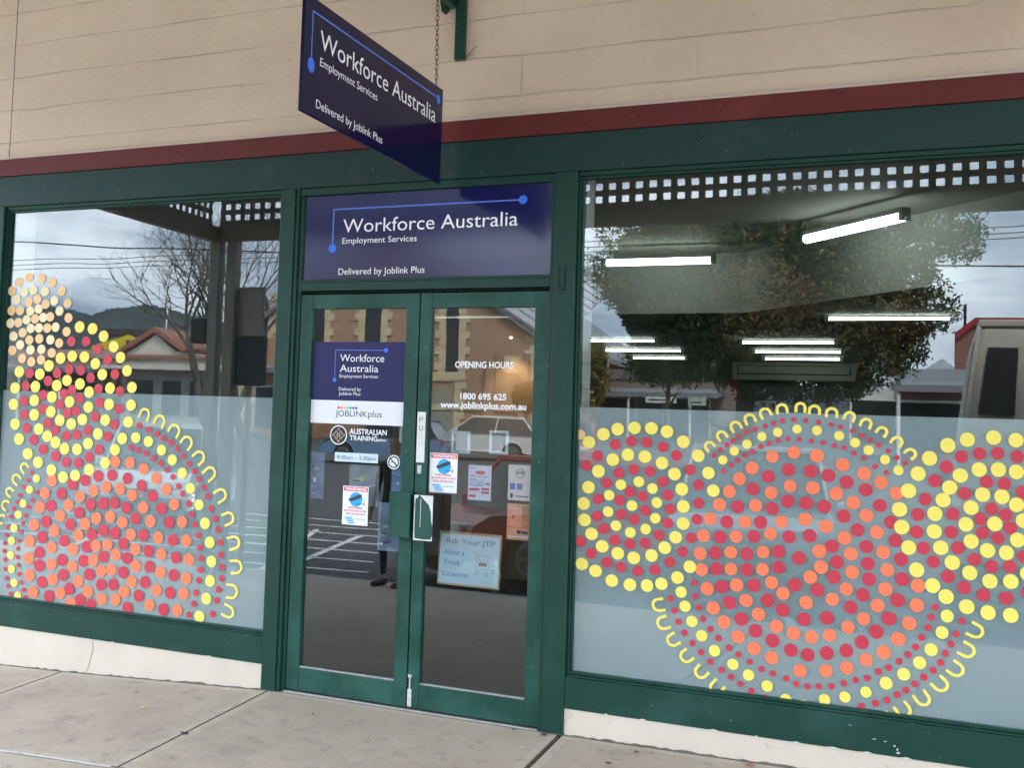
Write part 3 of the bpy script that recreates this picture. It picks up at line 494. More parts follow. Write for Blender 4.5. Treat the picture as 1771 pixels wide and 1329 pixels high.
# latch keeper cut into the right post
l = MB()
for a, b, z0, z1 in ((.141, .146, 2.285, 2.40), (.172, .178, 2.275, 2.40), (.141, .178, 2.270, 2.2765), (.150, .166, 2.298, 2.303)): l.box(a, b, -.003, .0, z0, z1, DARK)
l.box(.1465, .1715, -.0045, .0, 2.303, 2.36, GREEN)
l.obj('latch_keeper', SHOP)
def window(x0, x1, label, side):
    f = MB()
    # rails: deep sill board, sloped bead, dark stepped head and sides
    f.box(x0, x1, .004, .10, .108, .268, GREEN)
    f.prism([(x0+.001, .2685), (x1-.001, .2685), (x1-.001, .279), (x0+.001, .279)], .014, .10, GREEN)
    f.prism([(x0+.002, .2795), (x1-.002, .2795), (x1-.002, .296), (x0+.002, .296)], .034, .10, GREEN)
    f.box(x0, x1, .026, .10, 2.881, 2.904, GREEN); f.box(x0, x1, .04, .10, 2.868, 2.8805, GREEN)
    for a, b, y in ((x0+.0005, x0+.014, .03), (x0+.0145, x0+.024, .044), (x1-.014, x1-.0005, .03), (x1-.024, x1-.0145, .044)):
        f.box(a, b, y, .10, .2965, 2.8675, GREEN)
    fr = f.obj('window_frame', SHOP, bevel=.0025); fr['label'] = label
    g = MB(); g.box(x0+.02, x1-.02, .060, .066, .285, 2.875, GLASS); g.obj('window_pane', fr)
    v = MB(); v.box(x0+.021, x1-.021, .0672, .0678, .286, 1.66, FILM); v.obj('frosted_film', fr)
    DD = {}
    def pick(x, z, c='Y'):
        k = 'main'
        if side == 'L':
            if c in 'PC': k = 'cream'
            elif ((x-CL[0])/CL[2])**2+((z-CL[1])/CL[3])**2 < 1 and c != 'O': k = 'circle'
        else:
            if ((x-CR1[0])/CR1[2])**2+((z-CR1[1])/CR1[3])**2 < 1 and c != 'O' or c == 'P': k = 'circle'
            elif ((x-CR2[0])/CR2[2])**2+((z-CR2[1])/CR2[3])**2 < 1 and c != 'O': k = 'circle2'
        return DD.setdefault(k, MB())
    order = {'P': 0, 'C': 1, 'R': 2, 'O': 3, 'Y': 4}
    for (s, c), txt in sorted(DOTS.items(), key=lambda kv: order.get(kv[0][1], 5)):
        if s != side: continue
        if c != 'U':
            k = order[c]
            for q in txt.split():
                x, z, rx, rz = [int(w)/1000 for w in q.split(',')]
                if z < .3: rz = rz
                if x-rx < x0+.022: 
                    if x < x0+.03: continue
                pick(x, z, c).disc(x, z, rx, rz, .0585-.0001*k, DOTM[c], 26, .0006)
        else:
            for q in txt.split():
                w = [int(i)/1000 for i in q.split(',')]; e1 = Vector((w[0], w[1])); e2 = Vector((w[2], w[3])); ap = Vector((w[4], w[5]))
                mid = (e1+e2)/2; r = (e2-e1).length/2*1.02; ax = (e2-e1).normalized(); nr = Vector((-ax.y, ax.x))
                if nr.dot(ap-mid) < 0: nr = -nr
                h = max((ap-mid).dot(nr), r*1.05); ctr = nr*(h-r)
                P = [mid-ax*r, mid-ax*r+ctr*.5]+[mid+ctr+r*(-math.cos(a)*ax+math.sin(a)*nr) for a in [PI*i/10 for i in range(11)]]+[mid+ax*r+ctr*.5, mid+ax*r]
                hw = .0068 if side == 'R' else .0078; L = []; R_ = []
                for i, p in enumerate(P):
                    dd = (P[min(i+1, len(P)-1)]-P[max(i-1, 0)]).normalized(); n_ = Vector((-dd.y, dd.x))*hw*(1+.12*math.sin(i*2.3+w[0]*9)); L.append(p+n_); R_.append(p-n_)
                pts = L+R_[::-1]; n = len(L)
                DD.setdefault('main', MB()).add([(p.x, .058, p.y) for p in pts], [(i, i+1, 2*n-2-i, 2*n-1-i) for i in range(n-1)], DOTM['Y'])
    for k, d in DD.items():
        o = d.obj('dot_roundel', fr); o['label'] = {'main': 'large orange and red dot circle with yellow arcs', 'cream': 'small circle of peach and cream dots', 'circle': 'circle of yellow and red dots', 'circle2': 'second circle of yellow and red dots at the right edge'}[k]
    # plaster reveal inside
    rv = MB(); PL = mat('plaster_reveal', (.62, .66, .66), .7, .05, 4)
    rv.box(x0-.04, x0+.005, .1005, .34, .2, 2.95, PL); rv.box(x1-.005, x1+.04, .1005, .34, .2, 2.95, PL); rv.box(x0+.006, x1-.006, .1005, .34, .15, .2, PL)
    rv.obj('window_reveal', SHOP)
    return fr
window(-3.664, -1.541, 'green window frame of the left display window', 'L')
window(.2275, 4.399, 'green window frame of the right display window', 'R')
# door surround
s_ = MB()
s_.box(-1.4465, -1.424, .012, .09, pave(-1.43, 0)-.02, 2.9035, GREEN); s_.box(-1.4235, -1.400, .03, .09, -.04, 2.86, GREEN)
s_.box(.0885, .1125, .018, .09, -.04, 2.86, GREEN)
s_.box(-1.4235, .1125, .022, .09, 2.8605, 2.9035, GREEN)
s_.box(-1.3995, .088, .016, .09, 2.292, 2.342, GREEN); s_.box(-1.3995, .088, .03, .09, 2.3425, 2.36, GREEN)
s_.box(-1.3995, .088, .06, .1, 2.28, 2.2915, DARK)
s_.obj('door_surround', SHOP, bevel=.0025)
th = MB(); th.box(-1.40, .09, -.02, .12, -.075, -.036, ALU); th.box(-1.40, .09, .02, .05, -.0355, -.024, ALU); th.obj('threshold', SHOP, bevel=.003)
def leaf(name_label, x0, x1, gx0, gx1):
    f = MB(); y0, y1 = .036, .078
    f.box(x0, gx0, y0, y1, -.016, 2.272, GREEND); f.box(gx1, x1, y0, y1, -.016, 2.272, GREEND)
    f.box(gx0+.0005, gx1-.0005, y0+.002, y1, -.016, .112, GREEND); f.box(gx0+.0005, gx1-.0005, y0+.002, y1, 2.188, 2.272, GREEND)
    f.box(gx0+.0005, gx1-.0005, y0+.008, y1-.01, .1125, .121, ALU)
    o = f.obj('door', SHOP, bevel=.002); o['label'] = name_label
    g = MB(); g.box(gx0-.004, gx1+.004, .060, .066, .1, 2.2, GLASS); g.obj('door_pane', o)
    return o
DL = leaf('left door leaf with the navy vinyl panel', -1.396, -.652, -1.318, -.728)
DR = leaf('right door leaf with opening hours lettering and a push plate', -.644, .0865, -.580, .008)
dk = MB(); dk.box(-.655, -.641, .085, .095, -.02, 2.28, DARK); dk.obj('gap_shade_strip', SHOP)  # dark strip behind the slit between the leaves, standing in for its shade
def pull(door, x0, x1, z0, z1, depth, worn):
    h = MB(); yb = .036
    h.box(x0, x1-.012, -depth, -depth+.006, z0, z1, GREEND)
    h.box(x1-.0115, x1-.006, -depth, yb-.001, z0, z1, GREEND if not worn else DARK)
    h.box(x0+.012, x0+.017, -depth+.0065, yb-.001, z0, z1, GREEND)
    if worn:   # white primer where the paint has peeled
        f = -depth-.0012
        h.prism([(x0+.03, z1), (x1-.012, z1), (x1-.012, z0+.08), (x1-.02, z0+.11), (x1-.022, z1-.09), (x1-.036, z1-.05), (x1-.066, z1-.022)], f, f+.001, WHITEP)
        h.prism([(x0, z1), (x0+.028, z1), (x0+.02, z1-.014), (x0+.006, z1-.02), (x0+.005, z0+.06), (x0+.008, z0+.01), (x0+.05, z0+.006), (x1-.02, z0+.008), (x1-.012, z0+.03), (x1-.012, z0), (x0, z0)], f, f+.001, WHITEP)
        h.box(x0+.036, x0+.039, f, f+.001, z0+.07, z1-.02, WHITEP)
    o = h.obj('pull_handle', door, bevel=.0015)
pull(DL, -.752, -.672+.05, .912, 1.158, .06, False)
pull(DR, -.600, -.492+.012, .905, 1.150, .07, True)
b = MB(); b.box(-.640, -.618, .024, .0355, -.008, .085, mat('dull_zinc', (.55, .54, .52), .5, .2, 60)); b.tube([(-.628, .026, .085), (-.628, .026, .15)], .004, MATS['dull_zinc']); b.box(-.637, -.617, .016, .03, .15, .165, MATS['dull_zinc']); b.obj('bolt', DR)
p = MB(); PLT = mat('push_plate_white', (.75, .74, .73), .35, .05, 9)
p.box(-.640, -.592, .0325, .0355, 1.325, 1.605, PLT)
GREY = mat('faded_grey_ink', (.16, .16, .17), .6, .1)
for i, (ch, c) in enumerate((('P', GREY), ('U', GREY))): text(p, ch, -.628, -.606, 1.548-i*.046, .028, .0322, c)
FAD = mat('very_faded_ink', (.62, .62, .62), .5, .05)
for i, ch in enumerate('SH'): text(p, ch, -.628, -.606, 1.456-i*.046, .028, .0322, FAD)
p.obj('push_plate', DR)
p = MB(); p.box(-.630, -.606, .026, .0355, 1.262, 1.31, MATS['dull_zinc']); p.obj('lock', DR, bevel=.004)

def brand_lines(mb, cx_, cz, x2, zlow, d, r1_, r2_, w, th=.0008, ax='y'):
    if ax == 'y':
        mb.box(cx_-w, cx_, d, d+th, zlow, cz, BLUEL); mb.box(cx_, x2, d, d+th, cz-w, cz, BLUEL)
        mb.disc(cx_-w/2, zlow, r1_, r1_, d-.0002, BLUE, 24, th); mb.disc(x2, cz-w/2, r2_, r2_, d-.0002, BLUE, 24, th)
# transom sign
ts = thing('transom_sign', 'long navy sign panel fixed above the double doors', 'sign', loc=(0, 0, 0))
m_ = MB(); m_.box(-1.392, .080, .046, .052, 2.361, 2.858, NAVYT); m_.obj('panel', ts)
m_ = MB(); brand_lines(m_, -1.207, 2.778, -.079, 2.543, .0442, .025, .024, .0085)
text(m_, 'Workforce Australia', -1.148, -.104, 2.634, .078, .0440, TXTW)
text(m_, 'Employment Services', -1.149, -.687, 2.569, .034, .0440, TXTW)
text(m_, 'Delivered by Joblink Plus', -1.167, -.633, 2.387, .037, .0440, TXTW)
m_.obj('lettering', ts)
# hanging sign
hs = thing('hanging_sign', 'navy hanging sign board on chains square to the wall above the doors', 'sign', loc=(-.49, -.97, 2.848))
def loc_mesh(mb, off):
    mb.v = [(a-off[0], b-off[1], c-off[2]) for a, b, c in mb.v]; return mb
OFF = (-.49, -.97, 2.848)
m_ = MB(); m_.box(-.506, -.490, -1.815, -.135, 2.848, 3.372, NAVY); loc_mesh(m_, OFF).obj('board', hs, bevel=.002)
m_ = MB(); d = -.4885
def xbox(y0, y1, z0, z1, m): m_.box(d-.001, d, y0, y1, z0, z1, m)
xbox(-1.745, -1.736, 3.067, 3.313, BLUEL); xbox(-1.736, -.2, 3.305, 3.313, BLUEL)
m_.disc(-1.7405, 3.067, .034, .034, d+.0004, BLUE, 24, .001, 'x'); m_.disc(-.205, 3.300, .027, .027, d+.0004, BLUE, 24, .001, 'x')
text(m_, 'Workforce Australia', -1.661, -.240, 3.163, .085, d+.0006, TXTW, 'x')
text(m_, 'Employment Services', -1.655, -1.018, 3.088, .038, d+.0006, TXTW, 'x')
text(m_, 'Delivered by Joblink Plus', -1.678, -.941, 2.893, .038, d+.0006, TXTW, 'x')
loc_mesh(m_, OFF).obj('lettering', hs)
def chain(parent, y, z0, z1, x=-.498):
    m = MB(); n = int((z1-z0)/.027); sway = .02
    for i in range(n+1):
        zc = z0+i*.027; yy = y-sway*i/n; P = []
        for k in range(13):
            a = 2*PI*k/12; u = .0085*math.cos(a); w = .0185*math.sin(a)
            P.append((x+(u if i % 2 else 0), yy+(0 if i % 2 else u), zc+w))
        m.tube(P, .0024, RUST, 5, False)
    m.tube([(x, y, z0-.025), (x, y, z0+.004)], .004, STEEL, 6)
    loc_mesh(m, OFF).obj('chain', parent)
chain(hs, -.222, 3.395, 3.83); chain(hs, -1.68, 3.395, 3.83)
br = thing('sign_bracket', 'dark green steel bracket on the wall carrying the hanging sign', 'bracket', loc=(-.45, .0, 3.57))
m_ = MB(); m_.box(-.482, -.424, -.008, .0295, 3.575, 4.05, GREEN); loc_mesh(m_, (-.45, 0, 3.57)).obj('wall_plate', br, bevel=.003)
m_ = MB(); m_.box(-.522, -.4825, -1.85, .01, 3.875, 3.925, GREEN); m_.tube([(-.502, -.235, 3.875), (-.502, -.235, 3.85), (-.498, -.243, 3.835)], .006, RUST); m_.tube([(-.502, -1.70, 3.875), (-.498, -1.70, 3.835)], .006, RUST)
m_.prism([(-.56, 3.93), (-.5225, 3.93), (-.5225, 3.865), (-.545, 3.845)], -.06, .01, GREEN)
loc_mesh(m_, (-.45, 0, 3.57)).obj('arm', br)
m_ = MB(); m_.tube([(-.43, .02, 3.58), (-.405, .012, 3.60), (-.385, .012, 3.625), (-.36, .02, 3.65)], .0022, GROOVE, 4)
m_.tube([(-.425, .02, 3.60), (-.405, .015, 3.602), (-.38, .02, 3.605)], .0015, GROOVE, 4)
o_ = m_.obj('stray_twig'); tag(o_, 'thin dry twig poking out behind the foot of the sign bracket', 'twig')

# ------------------------------------------------------------------ vinyl on the doors
yv = .0585
m_ = MB(); m_.box(-1.316, -.730, yv+.0006, yv+.0012, 1.657, 1.996, NAVYV); brand_lines(m_, -1.169, 1.951, -.855, 1.775, yv, .012, .013, .004, .0005)
text(m_, 'Workforce', -1.14, -.864, 1.882, .042, yv, TXTW); text(m_, 'Australia', -1.139, -.898, 1.823, .041, yv, TXTW)
text(m_, 'Employment Services', -1.14, -.899, 1.789, .019, yv, TXTW); text(m_, 'Delivered by', -1.141, -1.001, 1.714, .019, yv, TXTW); text(m_, 'Joblink Plus', -1.14, -1.004, 1.688, .018, yv, TXTW)
m_.obj('logo_panel', DL)
m_ = MB(); m_.box(-1.3165, -.7295, yv+.0006, yv+.0012, 1.522, 1.6565, WHITE)
INK = mat('navy_ink', (.03, .05, .14), .5, .05)
text(m_, 'JOBLINK', -1.157, -.956, 1.566, .033, yv, INK); text(m_, 'plus', -.951, -.866, 1.566, .036, yv, INK)
for i, c in enumerate(((.7, .05, .04), (.85, .3, .04), (.85, .65, .08), (.35, .6, .1), (.03, .3, .4), (.03, .12, .35), (.04, .06, .3))):
    m_.disc(-1.137+i*.0185, 1.615, .0075, .0075, yv, mat('logo_dot_%d' % i, c, .5, .02), 14, .0004)
m_.obj('white_logo_strip', DL)
m_ = MB(); m_.disc(-1.132, 1.457, .054, .056, yv+.0003, TXTW, 36, .0005); m_.disc(-1.132, 1.457, .0475, .0495, yv+.0001, mat('black_vinyl', (.015, .015, .022), .4, .05), 36, .0004)
for i in range(12):
    a = 2*PI*i/12; c = ((.75, .6, .4), (.6, .35, .4), (.45, .55, .3))[i % 3]; mm_ = mat('emblem_ink_%d' % (i % 3), c, .5, .02)
    rr_ = .034 if i % 3 == 0 else .024
    m_.ring(-1.132+rr_*math.cos(a), 1.457+rr_*math.sin(a), .0038, .0062, yv-.0001, mm_, 12, .0002)
m_.ring(-1.132, 1.457, .007, .011, yv-.0001, MATS['emblem_ink_0'], 16, .0002)
text(m_, 'AUSTRALIAN', -1.064, -.832, 1.466, .030, yv, TXTW, bold=.02); text(m_, 'TRAINING', -1.060, -.888, 1.431, .027, yv, TXTW, bold=.02); text(m_, 'plus', -.885, -.834, 1.432, .014, yv, TXTW, bold=.015)
m_.obj('training_logo', DL)
m_ = MB(); m_.box(-1.150, -.880, yv+.0006, yv+.001, 1.306, 1.358, mat('pale_blue_label', (.62, .76, .86), .5, .03)); text(m_, '8.00am – 5.00pm', -1.135, -.894, 1.321, .020, yv, INK)
m_.obj('hours_label', DL)
m_ = MB(); m_.disc(-.784, 1.318, .038, .040, yv+.0004, TXTW, 32, .0004); m_.ring(-.784, 1.318, .026, .033, yv, MATS['black_vinyl'], 32, .0004)
v_ = MATS['black_vinyl']; m_.prism([(-.808, 1.337), (-.803, 1.342), (-.760, 1.299), (-.765, 1.294)], yv, yv+.0003, v_); m_.box(-.805, -.770, yv-.0002, yv+.0001, 1.314, 1.319, mat('grey_ink', (.25, .25, .27), .5, .05)); m_.obj('no_smoking_sticker', DL)
def warning(door, x0, x1, z0, z1):
    m = MB(); W_ = x1-x0; H_ = z1-z0; f = lambda a: x0+a*W_; g = lambda a: z0+a*H_
    red = mat('warning_red', (.72, .07, .09), .5, .04); cy = mat('cyan_ink', (.02, .42, .80), .5, .04); bk = mat('camera_ink', (.05, .05, .07), .5, .05)
    m.box(x0, x1, yv+.0004, yv+.0009, z0, z1, TXTW); m.box(f(.03), f(.97), yv+.0001, yv+.0004, g(.87), g(.98), red)
    text(m, 'WARNING', f(.08), f(.92), g(.89), .07*H_, yv-.0001, TXTW, bold=.03)
    m.disc(f(.52), g(.66), W_*.25, W_*.26, yv, cy, 26, .0003)
    m.prism([(f(.22), g(.66)), (f(.62), g(.79)), (f(.74), g(.80)), (f(.75), g(.72)), (f(.34), g(.60)), (f(.25), g(.62))], yv-.0002, yv, bk)
    m.box(f(.55), f(.80), yv-.0002, yv, g(.545), g(.56), bk); m.box(f(.82), f(.85), yv-.0002, yv, g(.51), g(.60), bk)
    for z, t, a, b in ((.425, 'THESE PREMISES', .2, .78), (.345, 'ARE PROTECTED BY 24 HOUR', .06, .94), (.265, 'VIDEO SURVEILLANCE', .12, .88)): text(m, t, f(a), f(b), g(z), .042*H_, yv, red, bold=.03)
    for i in range(4): m.prism([(f(.08+.04*i), g(.20-.045*i)), (f(.36+.04*i), g(.205-.045*i)), (f(.42+.04*i), g(.175-.045*i)), (f(.13+.04*i), g(.17-.045*i))], yv, yv+.0003, cy)
    m.box(f(.5), f(.9), yv, yv+.0003, g(.15), g(.165), cy)
    m.obj('warning_sticker', door)
warning(DL, -1.089, -.930, .949, 1.169); warning(DR, -.567, -.407, 1.166, 1.382)
m_ = MB(); text(m_, 'OPENING HOURS', -.440, -.109, 1.857, .033, yv, TXTW, bold=.03); m_.obj('opening_hours_lettering', DR); m_ = MB(); text(m_, '1800 695 625', -.405, -.143, 1.684, .032, yv, TXTW, bold=.03)
text(m_, 'www.joblinkplus.com.au', -.518, -.032, 1.634, .034, yv, TXTW, bold=.03); m_.obj('contact_lettering', DR)

# ------------------------------------------------------------------ posters standing inside the doors
def poster(name, label, x0, x1, z0, z1, base_m, draw=None, y=.085, shear=0, group=None):
    m = MB(); m.box(x0, x1, y, y+.002, z0, z1, base_m)
    if draw: draw(m, lambda a: x0+a*(x1-x0), lambda a: z0+a*(z1-z0), y-.0006)
    if shear:
        c = (x0+x1)/2; m.v = [(a+shear*(z_-z0), b_, z_+.0*(a-c)) for a, b_, z_ in m.v]
    return tag(m.obj(name), label, 'poster', group)
PAP = mat('paper_lilac', (.50, .50, .62), .7, .04); RINK = mat('red_ink', (.5, .04, .07), .6, .1); DINK = mat('dark_ink', (.05, .05, .10), .6, .1); BINK = mat('blue_ink', (.10, .14, .42), .6, .1)
def draw1(m, f, g, y):
    m.disc(f(.52), g(.79), .028, .011, y, RINK, 20, .0004)
    for i, z in enumerate((.90, .70, .665, .60, .565, .50, .44, .41)): m.box(f(.06), f((.3, .3, .85, .34, .7, .95, .9, .7)[i]), y, y+.0003, g(z), g(z+.014), RINK if i in (1, 3) else BINK)
    for a, b, z in ((.05, .5, .27), (.58, .92, .29), (.58, .92, .19), (.06, .34, .08)): m.box(f(a), f(b), y, y+.0003, g(z), g(z+.07), RINK)
    m.box(f(.78), f(.95), y, y+.0003, g(.45), g(.49), RINK)
poster('poster', 'small lilac poster with red blocks taped inside the right door between two stickers', -.352, -.222, 1.136, 1.326, PAP, draw1)
def draw2(m, f, g, y):
    m.ring(f(.5), g(.76), .022, .025, y, DINK, 24, .0003); text(m, 'WiFi', f(.34), f(.68), g(.735), .016, y-.0002, DINK, bold=.02)
    m.box(f(.08), f(.3), y, y+.0003, g(.3), g(.48), BINK); m.box(f(.38), f(.6), y, y+.0003, g(.3), g(.48), BINK)
    m.disc(f(.16), g(.13), .008, .014, y, DINK, 14, .0003); m.box(f(.34), f(.88), y, y+.0003, g(.1), g(.13), DINK)
PAP2 = mat('paper_pinkish', (.62, .50, .50), .7, .04)
poster('poster', 'pale wifi poster with a round logo inside the right door beside its outer stile', -.128, .003, 1.149, 1.339, PAP2, draw2)
def draw3(m, f, g, y):
    m.box(f(.08), f(.55), y, y+.0003, g(.86), g(.875), PAP); m.disc(f(.27), g(.63), .008, .01, y, RINK, 14, .0003); m.box(f(0), f(1), y, y+.0003, g(.335), g(.35), RINK)
    m.box(f(.42), f(.6), y, y+.0003, g(.17), g(.27), DINK); m.box(f(.64), f(.9), y, y+.0003, g(.17), g(.25), DINK); m.box(f(.06), f(.9), y, y+.0003, g(.07), g(.11), PAP)
    m.box(f(.62), f(1), y+.0001, y+.0004, g(.36), g(.99), mat('orange_brown_ink', (.42, .17, .07), .6, .25, 30))
poster('poster', 'orange poster under the pale wifi poster inside the right door', -.128, .003, .939, 1.131, mat('paper_orange', (.62, .26, .16), .7, .12, 20), draw3)
CORK = mat('cork_board', (.36, .25, .15), .8, .15, 40); WB = mat('whiteboard_face', (.40, .52, .62), .4, .05, 4)
def draw4(m, f, g, y):
    m.box(f(.025), f(.975), y-.0002, y, g(.035), g(.955), WB); y -= .0008
    for t, a, b, z, h in (('Ask Your JTP', .10, .90, .78, .10), ('About a', .09, .42, .575, .085), ('Truck', .09, .36, .385, .09), ('Licence', .09, .50, .17, .09)):
        text(m, t, f(a), f(b), g(z), h*(.955-.663), y, BINK, slope=-.01)
    gi = MATS['grey_ink']; 
    def ln(a, b, c, d, w=.0022): m.prism([(f(a)-w/2, g(b)), (f(a)+w/2, g(b)), (f(c)+w/2, g(d)), (f(c)-w/2, g(d))] if abs(b-d) > abs(a-c) else [(f(a), g(b)-w/2), (f(c), g(d)-w/2), (f(c), g(d)+w/2), (f(a), g(b)+w/2)], y, y+.0004, gi)
    for q in ((.62, .63, .62, .48), (.62, .48, .60, .34), (.66, .60, .78, .60), (.66, .60, .64, .50), (.78, .60, .80, .50), (.64, .50, .80, .50), (.61, .47, .80, .47), (.60, .34, .80, .34), (.82, .62, .82, .36), (.80, .34, .94, .34), (.84, .42, .94, .42), (.94, .42, .94, .34), (.62, .40, .80, .40)): ln(*q)
    for a, z in ((.64, .27), (.78, .26), (.90, .31)): m.ring(f(a), g(z), .008, .0115, y, gi, 16, .0004)
    m.box(f(.66), f(.79), y, y+.0003, g(.41), g(.46), mat('brown_marker', (.25, .12, .08), .7, .1))
poster('poster', 'handwritten whiteboard about a truck licence with a drawn truck, low in the right door', -.520, -.166, .663, .955, CORK, draw4, y=.10, shear=.03)
def draw5(m, f, g, y):
    r = random.Random(int(f(0)*1000)); 
    for i in range(9):
        a = r.uniform(.05, .6); z = r.uniform(.05, .85); m.box(f(a), f(a+r.uniform(.1, .35)), y, y+.0003, g(z), g(z+r.uniform(.02, .1)), r.choice((DINK, BINK, PAP, MATS['grey_ink'])))
DIMP = mat('poster_dim_blue', (.10, .13, .24), .7, .3, 12)
poster('poster', 'dark blue poster at the outer edge of the left door beside the warning sticker', -1.316, -1.226, 1.084, 1.352, DIMP, draw5)
poster('poster', 'grey poster with a yellow blot hanging inside the left door below the hours label', -1.066, -.880, 1.060, 1.292, mat('poster_dim_grey', (.15, .17, .21), .7, .3, 9), lambda m, f, g, y: (draw5(m, f, g, y), m.disc(f(.42), g(.66), .016, .016, y-.0004, mat('dim_yellow', (.3, .32, .12), .6, .1), 18, .0003)))
poster('poster', 'narrow blue poster behind the no smoking sticker in the left door', -.803, -.735, 1.150, 1.355, mat('poster_mid_blue', (.14, .22, .38), .7, .3, 12), draw5)
poster('poster', 'blue and grey poster showing below the left door handle', -.880, -.735, .817, 1.088, mat('poster_low_blue', (.13, .17, .27), .7, .35, 9), draw5, y=.095)
for i, (a, b_, z0, z1) in enumerate(((-.470, -.362, 1.385, 1.508), (-.252, -.145, 1.392, 1.520), (-.780, -.700, 1.430, 1.530))):
    m = MB(); w = .014
    FR = mat('white_frame', (.45, .48, .5), .5, .05)
    m.box(a, b_, .12, .13, z0, z0+w, FR); m.box(a, b_, .12, .13, z1-w, z1, FR); m.box(a, a+w, .12, .13, z0+w, z1-w, FR); m.box(b_-w, b_, .12, .13, z0+w, z1-w, FR)
    m.box(a+w, b_-w, .124, .128, z0+w, z1-w, mat('frame_backing_%d' % i, ((.05, .08, .09), (.07, .06, .07), (.05, .2, .2))[i], .5, .3, 30))
    tag(m.obj('picture_frame'), ('small white frame inside the right door under the start of the web address', 'small white frame inside the right door under the end of the web address', 'small frame with a teal picture at the inner edge of the left door')[i], 'frame')
# ------------------------------------------------------------------ inside the shop
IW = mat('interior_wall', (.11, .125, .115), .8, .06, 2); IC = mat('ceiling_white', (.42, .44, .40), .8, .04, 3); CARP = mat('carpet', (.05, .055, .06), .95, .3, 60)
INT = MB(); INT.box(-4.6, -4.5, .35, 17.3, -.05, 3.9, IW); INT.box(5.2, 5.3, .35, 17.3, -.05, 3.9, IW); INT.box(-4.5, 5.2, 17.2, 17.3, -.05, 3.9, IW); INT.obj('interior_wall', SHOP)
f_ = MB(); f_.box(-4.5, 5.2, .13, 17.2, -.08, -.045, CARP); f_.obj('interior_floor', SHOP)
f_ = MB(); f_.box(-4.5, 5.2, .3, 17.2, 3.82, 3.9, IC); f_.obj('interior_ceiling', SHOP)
# dropped ceiling over the back of the room, with its angled bulkhead face
f_ = MB(); P = [(-4.49, 9.3), (-.22, 9.12), (1.73, 6.84), (5.19, 2.9), (5.19, 17.19), (-4.49, 17.19)]
n = len(P); v = [(x, y, 3.1) for x, y in P]+[(x, y, 3.815) for x, y in P]
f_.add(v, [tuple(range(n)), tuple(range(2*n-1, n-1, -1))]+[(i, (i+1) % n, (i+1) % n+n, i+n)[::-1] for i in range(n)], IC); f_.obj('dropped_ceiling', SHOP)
f_ = MB(); f_.box(-4.5, -3.7, .35, 17, 2.95, 3.09, IW); 
LITE = mat('tube_light', (.9, .95, .9), .5, .0, emit=(.92, 1.0, .95), es=.95); FIT = mat('light_fitting', (.55, .57, .55), .5, .05)
def tube_light(x0, y0, x1, y1, z, label, w=.06):
    t = thing('ceiling_light', label, 'light', 'fluorescent ceiling lights inside the shop', loc=((x0+x1)/2, (y0+y1)/2, z), rz=math.atan2(y1-y0, x1-x0))
    L = math.hypot(x1-x0, y1-y0)/2
    m = MB(); m.box(-L-.03, L+.03, -w*.45, w*.45, .0, .045, FIT); m.obj('fitting', t)
    m = MB(); m.tube([(-L, 0, -.035), (L, 0, -.035)], w*.55, LITE, 12); m.obj('tube', t)
    m = MB(); m.box(-L-.05, -L-.001, -w*.5, w*.5, -.07, .044, FIT); m.obj('end_cap', t); m = MB(); m.box(L+.001, L+.05, -w*.5, w*.5, -.07, .044, FIT); m.obj('end_cap', t)
tube_light(-1.66, 8.4, -.5, 8.4, 3.66, 'bright tube light near the left edge of the right window', .075)
tube_light(.63, 7.1, 1.52, 6.02, 3.66, 'brightest slanting tube light, topmost in the right window', .085)
for (a, b_, y, lab) in ((.64, 1.86, 9.45, 'long thin tube light nearest the camera under the dropped ceiling, by the brick tower reflection'), (-.77, .42, 12.8, 'middle column tube light, highest of three in the right window'), (-.83, .37, 14.55, 'middle column tube light, second of three above the air conditioner'), (-.88, .24, 16.1, 'middle column tube light, lowest, just above the air conditioner'),
                       (-3.0, -1.97, 12.6, 'left column tube light, highest of three in the right window'), (-3.13, -1.95, 14.5, 'left column tube light, second of three in the right window'), (-3.06, -2.2, 16.2, 'left column tube light, lowest of three in the right window'), (-4.2, -3.2, 9.55, 'thin tube light seen at the top of the right door')):
    tube_light(a, y, b_, y, 3.09, lab, .03)
ac = thing('air_conditioner', 'long pale wall air conditioner on the back wall inside', 'air conditioner', loc=(-.55, 17.0, 2.86))
m = MB(); m.box(-.98, .98, -.05, .19, -.12, .2, mat('ac_white', (.30, .31, .27), .5, .04)); m.obj('casing', ac, bevel=.02)
m = MB(); m.box(-.90, .90, -.062, -.0505, -.02, .0, DARK); m.box(-.90, .90, -.062, -.0505, .13, .14, DARK); m.box(-.90, -.885, -.062, -.0505, .0, .13, DARK); m.box(.885, .9, -.062, -.0505, .0, .13, DARK); m.obj('vent', ac)
ex = thing('fire_sign', 'small dark red fire equipment sign on the back wall inside', 'sign', loc=(-1.55, 17.15, 2.6))
m = MB(); m.box(-.11, .11, 0, .02, -.22, .22, mat('dark_red_sign', (.22, .012, .015), .5, .1)); m.obj('plate', ex)
m = MB(); m.box(-.018, .018, -.004, -.001, -.12, .12, mat('sign_dark', (.03, .02, .02), .6, .1)); m.obj('symbol', ex)
nb = thing('notice', 'small white notice with a red mark seen through the right window', 'notice', loc=(-.45, 13.0, 1.95))
m = MB(); m.box(-.12, .12, 0, .006, -.02, .28, WHITE); m.box(.04, .10, -.003, -.0005, .17, .25, RINK); m.box(-.09, -.02, -.003, -.0005, .17, .25, DINK); m.box(-.09, .09, -.003, -.0005, .06, .07, DINK); m.box(-.09, .06, -.003, -.0005, .10, .11, DINK); m.obj('sheet', nb)
